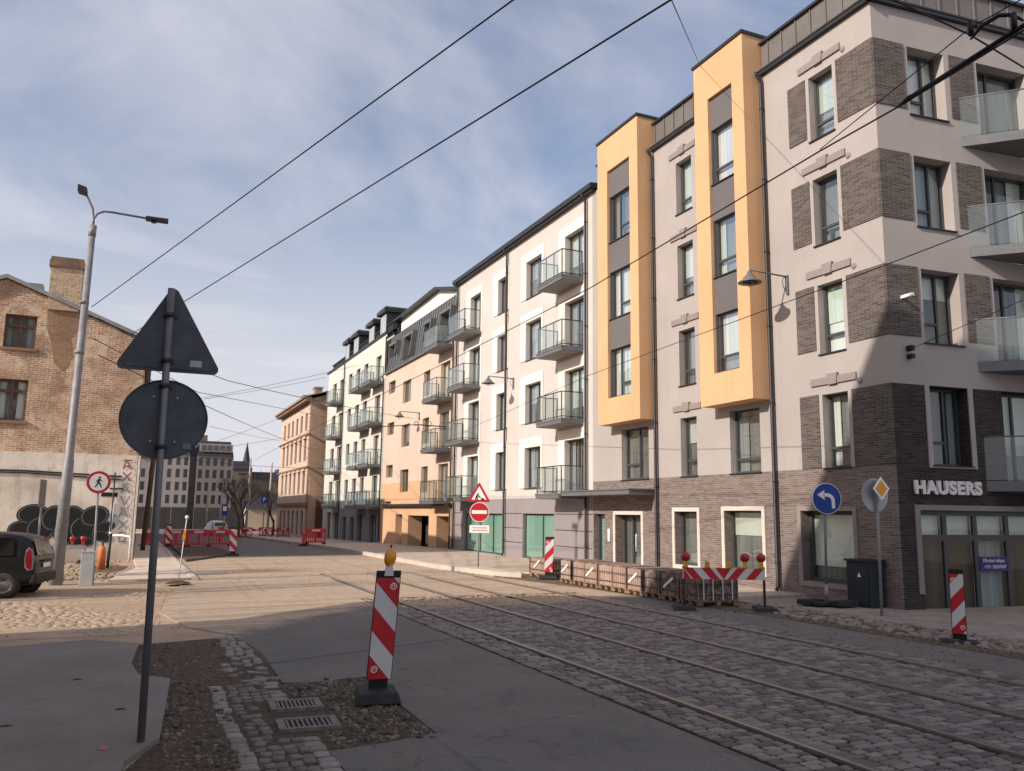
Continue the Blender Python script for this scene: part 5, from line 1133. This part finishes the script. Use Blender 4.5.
# ---- pallets of pavers
PAVER=None
def pavstack(name,c):
    m,nt,out=nodes(name); p=pos(nt,True); b=N(nt,'ShaderNodeTexBrick'); s=N(nt,'ShaderNodeSeparateXYZ'); L(nt,p,s.inputs[0]); cb=N(nt,'ShaderNodeCombineXYZ'); L(nt,mth(nt,'ADD',s.outputs[0],s.outputs[1]),cb.inputs[0]); L(nt,s.outputs[2],cb.inputs[1]); L(nt,cb.outputs[0],b.inputs['Vector'])
    b.inputs['Scale'].default_value=1; b.inputs['Brick Width'].default_value=.105; b.inputs['Row Height'].default_value=.21; b.inputs['Mortar Size'].default_value=.010; b.offset=0
    b.inputs['Color1'].default_value=c4(c); b.inputs['Color2'].default_value=c4(tuple(x*.72 for x in c)); b.inputs['Mortar'].default_value=(.03,.022,.018,1)
    oi=N(nt,'ShaderNodeObjectInfo'); n=noise(nt,p,6.,6,.7); n2=noise(nt,p,30.,4,.7)
    col=mixc(nt,mrange(nt,n,.4,.7,0,.6),b.outputs['Color'],(.54,.43,.37)); col=mixc(nt,mrange(nt,n2,.45,.7,0,.35),col,(.20,.12,.09)); col=mixc(nt,mth(nt,'MULTIPLY',oi.outputs['Random'],.35),col,(.20,.14,.115))
    bsdf(nt,out,col,.9,0,bump(nt,mth(nt,'ADD',mth(nt,'MULTIPLY',b.outputs['Fac'],-1.5),n2),.6,.012),.2); return m
PAVM=pavstack('reddish_pavers',(.46,.315,.25)); PAVSH=pavstack('shaded_pavers',(.10,.07,.062))  # second one: same pavers at the near end, house shade painted into the colour
def pallet(label,x,y,rot,dark,wrap=0,film=False,lx=1.0,ly=.71,h=.51):
    s=thing('paver_pallet',label,'pallet of pavers',(x,y,.05),'pallets of paving stones along the pavement'); s.rotation_euler=(0,0,R(rot))
    m=MB()
    for i in (-1,0,1):
        for j in (-1,0,1): m.box(i*lx*.42-.05,i*lx*.42+.05,j*ly*.42-.06,j*ly*.42+.06,0,.075)
    for j in (-1,0,1): m.box(-lx/2,lx/2,j*ly*.42-.05,j*ly*.42+.05,.076,.095)
    for k in range(7): m.box(-lx/2+lx*(k+.1)/7,-lx/2+lx*(k+.9)/7,-ly/2,ly/2,.096,.115)
    o=m.build('pallet_base',WOODP,None); o.parent=s
    m=MB(); m.box(-lx/2+.03,lx/2-.03,-ly/2+.03,ly/2-.03,.117,.117+h)
    n=8
    for k in range(n):   # uneven top course
        a=-ly/2+.03+(ly-.06)*k/n; m.box(-lx/2+.035,lx/2-.035,a+.004,a+(ly-.06)/n-.004,.117+h+.001,.117+h+random.uniform(.004,.03))
    o=m.build('paver_stack',PAVSH if dark else PAVM,None,bev=.004); o.parent=s
    m=MB()
    for z in (.22,.45):
        m.box(-lx/2+.018,lx/2-.018,-ly/2+.018,ly/2-.018,z,z+.016) 
    o=m.build('strap',STRAP,None); o.parent=s
    k_=random.randint(0,1)
    for sx in (-1,1):
        for sy in (-1,1): cx,cy=sx*(lx/2-.02),sy*(ly/2-.02); m=MB(); m.box(cx-.012,cx+.012,cy-.012,cy+.012,.118,.117+h+.004); o=m.build('corner_board',STRAP if k_%2 else WOODP,None); o.parent=s
    if wrap:
        m=MB(); X=-lx/2+.012; m.face([(X,-.15,.50),(X,-.10,.54),(X,.28,.30),(X,.24,.26)]); o=m.build('tape',FILM,None,fix=False); o.parent=s
    if dark==2:
        m=MB()
        for k in (-.35,-.12,.12,.35): m.box(k*lx-.014,k*lx+.014,-ly/2+.01,ly/2-.01,.117,.117+h+.034)
        o=m.build('strap',WHITE,None); o.parent=s
    if film:
        m=MB(); m.box(-lx/2+.005,lx/2-.005,-ly/2+.005,ly/2-.005,.2,.117+h+.05); o=m.build('film_cover',FILM,None,bev=.02); o.parent=s
    return s
ORD=('first','second','third','fourth','fifth','sixth','seventh','eighth')
yy=16.22; 
labs=['shaded pallet of pavers just left of the chevron board post','shaded pallet of pavers where the house shadow starts','sunlit pallet of pavers with broad white tape, third from the near end','sunlit pallet of pavers fourth from the near end of the row','sunlit pallet of pavers fifth from the near end, below the entrance door','sunlit pallet of pavers with tape, sixth from the near end','sunlit pallet of pavers third from the far end of the row','sunlit pallet of pavers second from the far end, right of the beacon']
for i in range(8):
    pallet(labs[i],11.86+random.uniform(-.03,.03),yy+.355,random.uniform(-1.5,1.5),1 if i<2 else 0,i in(0,2,5,7)); yy+=.728 if i!=1 else .76
pallet('lone pallet of pavers at the far end, left of the beacon',11.95,yy+1.75,2,0,1,False,1.0,1.1,.44)
pallet('shaded pallet of pavers with pale straps under the chevron board',11.82,15.68,-4,2,0,False,1.05,.75,.48)
# ---- red plastic barriers
def plastic_barrier(label,x,y,z,ang,n=1,w=1.25,h=.85):
    s=thing('plastic_barrier',label,'plastic barrier',(x,y,z),'red plastic barriers'); s.rotation_euler=(0,0,R(ang))
    m=MB(); t=.03
    m.box(-w/2,w/2,-t,t,h-.22,h); m.box(-w/2,w/2,-t,t,.1,.2); m.box(-w/2,-w/2+.09,-t,t,.2,h-.22); m.box(w/2-.09,w/2,-t,t,.2,h-.22); m.box(-.05,.05,-t,t,.2,h-.22)
    k=-w/2+.2
    while k<w/2-.12: m.box(k-.022,k+.022,-t*.8,t*.8,.2,h-.22); k+=.12
    o=m.build('panel',REDPL,None,bev=.01); o.parent=s
    m=MB()
    for q in (-.42,.42): m.box(q*w-.06,q*w+.06,-.22,.22,0,.1)
    o=m.build('foot',BLACK,None); o.parent=s
    m=MB(); m.box(-.25,.25,-t-.006,-t-.001,h-.17,h-.06); o=m.build('reflector',WHITE,None); o.parent=s
    return s
for i,(x,y,a,lab) in enumerate([(2.05,51.6,4,'leftmost red plastic barrier of the near row on the left'),(3.3,52.1,2,'middle red plastic barrier of the near row on the left'),(4.5,52.6,0,'rightmost red plastic barrier of the near row on the left'),(.6,54,60,'red plastic barrier set askew behind the left end of the near row'),
    (9.45,53.0,75,'red plastic barrier turned end on at the right kerb'),(10.05,52.3,4,'red plastic barrier facing the viewer at the right kerb'),
    (9.5,84,5,'far red plastic barrier left of the bare tree'),(11.6,86,-4,'far red plastic barrier below the blue parking sign'),(13.0,84,8,'far red plastic barrier nearest the old tenement'),(8.0,88,0,'far red plastic barrier beside the white car')]):
    plastic_barrier(lab,x,y,gz(y)+(.13 if x>9.7 and y<60 else .02),a,h=.95)
for (x,y,lab) in ((10.6,83.,'far white barrier board low on the road near the old tenement'),): barrier_board(lab,(x-1.4,y),(x+1.6,y+.5),gz(y)+.6,gz(y)+.85,(),True)
# ---- wall lamps
def wall_lamp(label,u,z,arm=1.28,brm=GREYM):
    s=thing('wall_lamp',label,'wall lamp',tuple(fA(u,z,0)),'lamps on wall brackets')
    m=MB(); m.fbox(fA,u-.04,u+.04,z-.38,z+.14,-.06,-.002); m.tube([fA(u,z+.1,-.05),fA(u,z+.13,-arm)],.024,8); m.tube([fA(u,z-.3,-.05),fA(u,z-.2,-.16),fA(u,z-.05,-.2),fA(u,z+.06,-.14),fA(u,z+.1,-.05)],.013,8); m.build('bracket',brm,s)
    c=fA(u,z,-arm); m=MB(); m.lathe([(.018,.14),(.03,.1),(.06,.08),(.06,.02),(.10,.0),(.11,-.05),(.16,-.07),(.17,-.12),(.30,-.2),(.305,-.225),(.2,-.2)],c,18); m.build('shade',brm,s)
    m=MB(); m.lathe([(.12,-.2),(.11,-.27),(.06,-.33),(0,-.345)],c,14); m.build('bulb_glass',SHOPGL,s); return s
wall_lamp('bell shaped lamp on a bracket beside the right apricot bay',16.73,8.24); wall_lamp('bell shaped lamp on a bracket on the white apartment block',34.67,8.05); wall_lamp('bell shaped lamp on a bracket on the peach apartment block',48.9,7.95)
# ---- wires
def wire(name,label,pts,r=.016,sag=0.,cat='overhead wire',parts=6):
    P=[]
    for a,b_ in zip(pts,pts[1:]):
        a=V(a);b_=V(b_)
        for k in range(parts): t=k/parts; P.append(a.lerp(b_,t)-UP*sag*4*t*(1-t))
    P.append(V(pts[-1])); m=MB(); m.tube(P,r,6)
    o=m.build(name,WIRE,loc=tuple(P[0])); tag(o,label,cat,'overhead wires'); return o
def ext(a,b_,k): a=V(a);b_=V(b_); return tuple(b_+(b_-a)*k)
pA=((-1.59,25.2,7.5),(3.91,8.96,8.5)); wire('overhead_wire','upper diagonal wire from the street lamp across the sky',[pA[0],pA[1],ext(*pA,1.2)],.012)
pB=((-.84,36.6,8.98),(.95,26.26,8.3),(5.73,8.12,8.5)); wire('overhead_wire','lower diagonal wire passing behind the foreground sign and across the sky',[pB[0],pB[1],pB[2],ext(pB[1],pB[2],.9)],.014)
wire('overhead_wire','short stay wire tied to the roof edge of the right apricot bay',[(14.82,19.49,15.7),(5.73,8.12,8.55)],.008)
DW=[(8.42,41.5,6.5),(8.19,22.71,6.5),(7.98,14.23,6.5),(7.42,7.4,6.5),(7.36,6.15,6.5),(7.2,4.61,6.5),(6.9,2.,6.5)]
wire('contact_wire','tram contact wire running along the street past the corner block',[(8.9,75,6.3)]+DW,.010,parts=3)
wire('overhead_wire','thin feeder wire joining the tram contact wire near the corner',[(7.42,7.4,6.52),(6.87,4.9,6.6),(6.9,4.0,6.6)],.006)
m=MB(); m.tube([(7.355,6.05,6.53),(7.2,4.55,6.55)],.024,10); m.tube([(7.36,6.2,6.5),(7.355,6.0,6.53)],[.012,.035],8); tag(m.build('wire_insulator',BLACK,loc=(7.3,5.4,6.5)),'thick black insulator rod on the tram wire before the corner block','insulator')
s=thing('wire_clamp','curved black suspension clamp holding the wires at top right','wire clamp',(7.15,4.75,6.6))
m=MB(); m.tube([(7.02,5.02,6.58),(7.06,4.92,6.68),(7.14,4.8,6.74),(7.22,4.72,6.72),(7.28,4.66,6.64)],[.01,.02,.022,.02,.01],8); m.build('arm',BLACK,s); 
for j in (((6.87,4.9,6.52),(6.87,4.9,6.66)),((7.2,4.7,6.56),(7.2,4.7,6.72))): m=MB(); m.tube(j,.028,8); m.build('joint',BLACK,s)
wire('overhead_wire','cross span wire cutting the top right corner',[(4.2,4.5,6.42),(5.73,4.79,6.5),(6.85,4.9,6.52),(7.83,5.05,6.5),(10.5,5.5,6.45)],.009,parts=2)
wire('overhead_wire','long wire from the white block past the wall lamp to the right edge',[(15.3,44.04,6.0),(11.7,20.88,6.0),(10.77,10.52,6.),(10.36,6.85,6.),(9.9,3,6.)],.008,parts=3)
wire('overhead_wire','wire anchored on the brick corner and leading to the right edge',[tuple(fB(.52,5.85,-.12)),(14.5,8.5,6.2),(13.,3.,6.6)],.007,parts=2)
m=MB(); m.fbox(fB,.47,.57,5.62,5.72,-.16,-.002); m.fbox(fB,.47,.57,5.8,5.92,-.16,-.002); tag(m.build('wall_anchor',BLACK,loc=tuple(fB(.52,5.7,0))),'black wire anchor on the plaster below the second floor corner window','anchor')
m=MB(); m.fbox(fB,.38,.46,7.03,7.1,-.35,-.002); tag(m.build('wall_bracket',SWHITE,loc=tuple(fB(.4,7.06,0))),'small white fitting on the upper brick corner panel','bracket')
wire('overhead_wire','wire from the street lamp to the peach block, highest of the left wires',[(-1.41,25.2,7.2),(3.,36,7.3),(15.3,49.9,7.8)],.014,.1)
wire('overhead_wire','wire from the street lamp to the old tenement, second of the left wires',[(-1.33,25.2,6.17),(14.2,79,7.8)],.014,.2)
wire('overhead_wire','thin crossing wire above the old tenement roof',[(3.0,60,9.4),(15.0,64,13.4)],.014,.1)
wire('overhead_wire','low crossing wire in front of the old tenement',[(2.0,70,6.2),(14.2,84,9.5)],.014,.1)
wire('overhead_wire','lowest crossing wire before the far grey block',[(2.,62,5.5),(15.42,66,5.4)],.014,.25)
wire('overhead_wire','wire dipping from the street lamp behind the sign disc toward the old tenement',[(-1.52,25.2,6.63),(1.75,34,6.48),(12.27,62,8.93)],.012,.0)
wire('overhead_wire','faint wire rising to the right above the old tenement chimney',[(3.59,60,9.47),(17.61,90,16.43)],.014,.1)
wire('overhead_wire','thin wire over the far grey block roof',[(3.97,60,7.63),(11.64,80,8.44)],.012,.05)
wire('overhead_wire','thin wire crossing upward before the church spire',[(4.55,60,6.63),(12.97,90,11.67)],.012,.05)
s=thing('wire_bracket','ornate iron scroll bracket for wires on the peach block','bracket',(XA,44.,6.7))
m=MB(); m.tube([(XA-.05,43.6,6.7),(XA-1.9,43.2,6.7)],.03,8); m.tube([(XA-1.9,43.2,6.7),(XA-5.0,43.0,6.35)],.022,8)
for (cx,cz,r_) in ((XA-.35,6.72,.22),(XA-1.2,6.8,.16),(XA-1.9,6.78,.12)): m.tube([(cx+r_*math.cos(t*.45),43.45,cz+r_*math.sin(t*.45)) for t in range(15)],.016,6)
m.build('scrollwork',DARKM,s)
# poles far down the street
for i,(x,y,h,lab) in enumerate([(7.0,101,5.4,'pale span pole first from the left in the far street'),(8.5,101,5.2,'pale span pole second from the left in the far street'),(11.4,101,8.0,'tall pale span pole with a lamp arm in the far street'),(13.95,102,7.6,'pale span pole nearest the old tenement in the far street'),(9.9,112,5.2,'thin distant pole between the two bare trees')]):
    s=thing('street_pole',lab,'pole',(x,y,gz(y)),'poles in the far street'); m=MB(); m.tube([(x,y,gz(y)-.2),(x+.12,y,h)],[.16,.09],10); m.build('pole',plain('weathered_pole',(.42,.36,.31),.8),s)
    if i==2: m=MB(); m.tube([(x+.1,y,h-1.8),(x-.9,y,h-1.9)],.05,8); m.box(x-1.2,x-.3,y-.2,y+.2,h-2.0,h-1.8); m.build('lamp_arm',DARKM,s)
s=signpost('road_sign','blue parking sign on a post in the far street','road sign',11.6,88,3.1,.05); ax,an=sign_axes(5); m=MB(); m.prism([(-.33,-.38),(.33,-.38),(.33,.38),(-.33,.38)],V((11.6,87.9,3.1)),ax,UP,-an,.02); p=m.build('plate',BLUE,s); text('letter','P',V((11.42,87.86,2.87)),ax,UP,an,.6,SWHITE,.006,s)
s=signpost('road_sign','pale blue route sign on a post before the far tree','road sign',7.1,80,1.9,.05); m=MB(); m.prism([(-.25,-.5),(.25,-.5),(.25,.5),(-.25,.5)],V((7.1,79.9,2.0)),ax,UP,-an,.02,0); m.prism([(-.15,-.1),(.15,-.1),(.15,.3),(-.15,.3)],V((7.1,79.88,2.0)),ax,UP,-an,.01,1); m.build('plate',[BLUE,SWHITE],s)
# ------------------------------------------------------------------ cars
def car(label,loc,rot,paint,scale=1.):
    s=thing('parked_car',label,'car',loc); s.rotation_euler=(0,0,R(rot)); s.scale=(scale,)*3
    # stations from the rear (x=0) to the nose (x=4.15): x, sill z, belt z, roof z, half width, roof half width
    st=[(.0,.46,.80,.84,.70,.66),(.05,.30,.92,.98,.78,.70),(.16,.27,.98,1.40,.82,.62),(.36,.26,1.0,1.53,.84,.62),(.9,.25,1.0,1.59,.845,.63),(1.6,.25,.99,1.60,.845,.64),(2.2,.25,.97,1.57,.845,.63),(2.65,.25,.95,1.42,.84,.60),(3.0,.25,.93,1.15,.83,.60),(3.3,.25,.90,.94,.81,.62),(3.8,.27,.80,.83,.78,.62),(4.08,.33,.68,.72,.68,.58),(4.15,.42,.58,.62,.6,.5)]
    def ring(q):
        x,zs,zb,zr,w,wr=q
        return [(x,-w*.90,zs),(x,-w,zs+.18),(x,-w,(zs+zb)/2+.08),(x,-w*.975,zb),(x,-(w*.3+wr*.7),zb+(zr-zb)*.55),(x,-wr,zr-.04),(x,-wr*.82,zr),(x,0,zr+.015),(x,wr*.82,zr),(x,wr,zr-.04),(x,(w*.3+wr*.7),zb+(zr-zb)*.55),(x,w*.975,zb),(x,w,(zs+zb)/2+.08),(x,w,zs+.18),(x,w*.90,zs)]
    rings=[ring(q) for q in st]; m=MB(); n=15; vs=[p for r in rings for p in r]; fs=[]
    for i in range(len(rings)-1):
        for k in range(n): fs.append((i*n+k,i*n+(k+1)%n,(i+1)*n+(k+1)%n,(i+1)*n+k))
    fs.append(tuple(range(n))); fs.append(tuple(range((len(rings)-1)*n,len(rings)*n))); m.mesh(vs,fs,0,True)
    o=m.build('body',paint,None); o.parent=s; md=o.modifiers.new('smooth','SUBSURF'); md.levels=md.render_levels=2
    def put(mb,name,mat,parent=None,bev=0.):
        o=mb.build(name,mat,None,bev=bev); o.parent=parent or s; return o
    # windows slightly proud of the greenhouse
    for sd in (1,-1):
        for (x0,x1) in ((.50,1.12),(1.2,2.02),(2.1,2.72)):
            m=MB(); zt0=1.50 if x0<2 else 1.50; zt1=1.50 if x1<2.3 else 1.30
            def sp(x,z): 
                t=(z-.98)/.58; return (x,sd*(.838-.20*t*1.0+.012),z)
            m.face([sp(x0,1.03),sp(x1,1.02),sp(x1-.02,zt1-.03),sp(x0+.06,zt0-.04)]); put(m,'side_window',CARWIN)
        m=MB(); P=[(.07,.72),(.15,.69),(.21,.76),(.235,.95),(.22,1.14),(.17,1.21),(.11,1.16),(.06,.95)]
        m.prism([(x,z) for x,z in P],(0,sd*.785,0),(1,0,0),UP,(0,sd,0),.05,0); tl=put(m,'tail_light',REDL,bev=.015)
        m=MB(); q=[(.145+(x-.145)*1.22,.94+(z-.94)*1.09) for x,z in P]; m.prism(q,(0,sd*.775,0),(1,0,0),UP,(0,sd,0),.045,0); put(m,'light_trim',ALU2,tl)
        m=MB(); m.box(1.9,2.02,sd*.86-.01,sd*.86+.01,.86,.89); put(m,'door_handle',CARPL)
        for x in (.66,3.30):
            m=MB(); m.lathe([(.0,-.07),(.33,-.07),(.37,-.03),(.37,.02),(.3,.035)],(x,sd*.80,.315),28,ax=(1,0,0),ay=UP,az=(0,sd,0)); put(m,'wheel_arch',CARPL)
            m=MB(); m.lathe([(.19,-.10),(.27,-.10),(.305,-.06),(.31,0),(.305,.055),(.27,.085),(.19,.08)],(x,sd*.79,.31),28,ax=(1,0,0),ay=UP,az=(0,sd,0)); wh=put(m,'wheel',TYRE)
            m=MB(); m.lathe([(.195,.075),(.185,.05),(.12,.03),(.09,.07),(.04,.085),(0,.085)],(x,sd*.79,.31),24,ax=(1,0,0),ay=UP,az=(0,sd,0)); put(m,'rim',RIM,wh)
    m=MB(); m.face([(.075,-.60,1.04),(.075,.60,1.04),(.22,.54,1.43),(.22,-.54,1.43)]); 
    for i in range(len(m.v)): m.v[i]=(m.v[i][0]-.05,m.v[i][1],m.v[i][2])
    rw=put(m,'rear_window',CARWIN); m=MB(); m.tube([(.0,.0,1.06),(.03,.32,1.14)],.009,6); put(m,'wiper',BLACK,rw)
    for sd in (1,-1):
        for x in (1.16,2.06): m=MB(); m.box(x-.006,x+.006,sd*.849-.004,sd*.849+.004,.34,.97); put(m,'door_gap',BLACK)
        m=MB(); m.box(.5,3.0,sd*.853-.006,sd*.853+.006,.55,.585); put(m,'trim_strip',CARPL)
    m=MB(); m.box(-.05,.12,-.78,.78,.34,.58); put(m,'bumper',CARPL,bev=.05)
    m=MB(); m.box(-.035,-.02,-.26,.26,.72,.83); put(m,'number_plate',SWHITE)
    m=MB(); m.box(-.03,-.015,-.32,.32,.86,.92); put(m,'tailgate_strip',CARPL)
    return s
car('black boxy hatchback parked with its tail light toward the street lamp',(-1.88,22.42,0),168,CARP,.90)
car('small white car parked far down the street',(8.2,96,gz(96)),100,CARW)
# ------------------------------------------------------------------ bare trees
def tree(label,x,y,z,h,seed,spread=1.,group='bare trees',r0=.16,depth=7):
    rnd=random.Random(seed); s=thing('bare_tree',label,'tree',(x,y,z),group)
    tm=MB(); cm=MB()
    def br(p,d,ln,r,lv):
        mid=p+d*ln*.5+V((rnd.uniform(-1,1),rnd.uniform(-1,1),0))*ln*.06; e=p+d*ln
        (tm if lv==0 else cm).tube([p,mid,e],[r,r*.85,r*.68],6 if lv<3 else 4,cap=False)
        if lv>=depth: return
        for k in range(rnd.choice((2,3,3)) if lv<4 else rnd.choice((2,3))):
            a=rnd.uniform(0,6.28); t=rnd.uniform(.35,.75)*spread
            side=V((math.cos(a),math.sin(a),rnd.uniform(.0,.5))); nd=(d+side*t).normalized(); nd.z=max(nd.z,-.05)
            br(p+d*ln*rnd.uniform(.75,1.),nd.normalized(),ln*rnd.uniform(.6,.82),r*rnd.uniform(.5,.68),lv+1)
    br(V((x,y,z-.1)),V((rnd.uniform(-.05,.05),0,1)).normalized(),h*.26,r0,0)
    tm.build('trunk',BARK,s); cm.build('crown',BARK,s); return s
tree('dark bare tree in front of the far grey block',9.3,88,gz(88),8.2,3,.8,r0=.17)
tree('bare tree between the span poles and the old tenement',13.2,92,gz(92),7.0,11,1.0,r0=.15)
tree('bare tree behind the pale low wall at the street end',17.5,128,gz(128),12,23,1.0,r0=.25)
tree('slender bare tree right of the far grey block',11.9,108,gz(108),9.5,57,.9,r0=.2)
tree('bare tree farthest back before the dull brown block',22.,150,gz(150),13,31,1.0,r0=.25)
tree('bare street tree on the left pavement outside the view',-8.6,20.2,0,11,41,.95,r0=.2,depth=6)
tree('bare street tree further left outside the view',-7.6,25.5,0,9.5,47,.9,r0=.17)
# pink spray marks on the slab
m=MB()
for (x,y,rr) in ((-.12,7.95,.055),):
    P=[(x+rr*random.uniform(.5,1.2)*math.cos(k*.52),y+rr*1.5*random.uniform(.5,1.2)*math.sin(k*.52),.054) for k in range(12)]; m.face(P)
tag(m.build('spray_mark',PINKSPRAY,loc=(-.12,7.95,0),fix=False),'faint pink spray mark on the grey slab beside the sign post','paint mark')
# dead leaves / twigs on the slab
for (x,y,a,lab) in ((-.95,9.0,.3,'curled brown scrap on the pavement slab left of the sign post'),(-.02,9.35,-.2,'small brown scrap on the pavement slab beside the sign post'),(-.5,11.1,.1,'tiny dark scrap on the middle of the pavement slab')):
    m=MB(); m.tube([(x-.05,y,.054),(x,y+.02,.058),(x+.05,y+.04*a,.054)],[.004,.008,.003],6); tag(m.build('litter_scrap',SOIL,loc=(x,y,.05)),lab,'litter')
# ------------------------------------------------------------------ light
sd=V((1,.2,-.53)).normalized(); to=-sd
sl=bpy.data.lights.new('sun','SUN'); sl.energy=5.0; sl.angle=R(.53); sl.color=(1,.89,.775); so=bpy.data.objects.new('sun',sl); C.objects.link(so)
so.rotation_euler=sd.to_track_quat('-Z','Y').to_euler()
w=bpy.data.worlds.new('World'); scene.world=w; w.use_nodes=True; nt=w.node_tree; nt.nodes.clear()
out=N(nt,'ShaderNodeOutputWorld'); bg=N(nt,'ShaderNodeBackground'); sky=N(nt,'ShaderNodeTexSky',sky_type='NISHITA'); sky.sun_disc=False
sky.sun_elevation=math.asin(to.z); sky.sun_rotation=math.atan2(to.x,to.y); sky.air_density=1.3; sky.dust_density=1.6; sky.ozone_density=1.5
tc=N(nt,'ShaderNodeTexCoord'); sp=N(nt,'ShaderNodeSeparateXYZ'); L(nt,tc.outputs['Generated'],sp.inputs[0])
zz=mth(nt,'ADD',mth(nt,'MAXIMUM',sp.outputs[2],0.),.22); cb=N(nt,'ShaderNodeCombineXYZ'); L(nt,mth(nt,'DIVIDE',sp.outputs[0],zz),cb.inputs[0]); L(nt,mth(nt,'DIVIDE',sp.outputs[1],zz),cb.inputs[1])
n1=noise(nt,scalevec(nt,cb.outputs[0],(1.0,1.25,1.)),.9,8,.56,.5); n2=noise(nt,cb.outputs[0],.35,4,.5)
cl=mth(nt,'ADD',mth(nt,'MULTIPLY',n1,.7),mth(nt,'MULTIPLY',n2,.5))
f=mrange(nt,cl,.48,.72,.05,.9)
hz=mrange(nt,sp.outputs[2],.0,.50,.95,0.); f=mth(nt,'MAXIMUM',f,hz)
skc=mixc(nt,1.,sky.outputs[0],(1.08,1.02,1.10),'MULTIPLY'); col=mixc(nt,f,skc,(6.0,5.95,6.5)); L(nt,col,bg.inputs[0]); bg.inputs[1].default_value=.13
L(nt,bg.outputs[0],out.inputs[0])
scene.view_settings.view_transform='Standard'; scene.view_settings.look='None'; scene.view_settings.exposure=0
scene.cycles.max_bounces=8; scene.cycles.transparent_max_bounces=16; scene.cycles.diffuse_bounces=3; scene.cycles.glossy_bounces=3
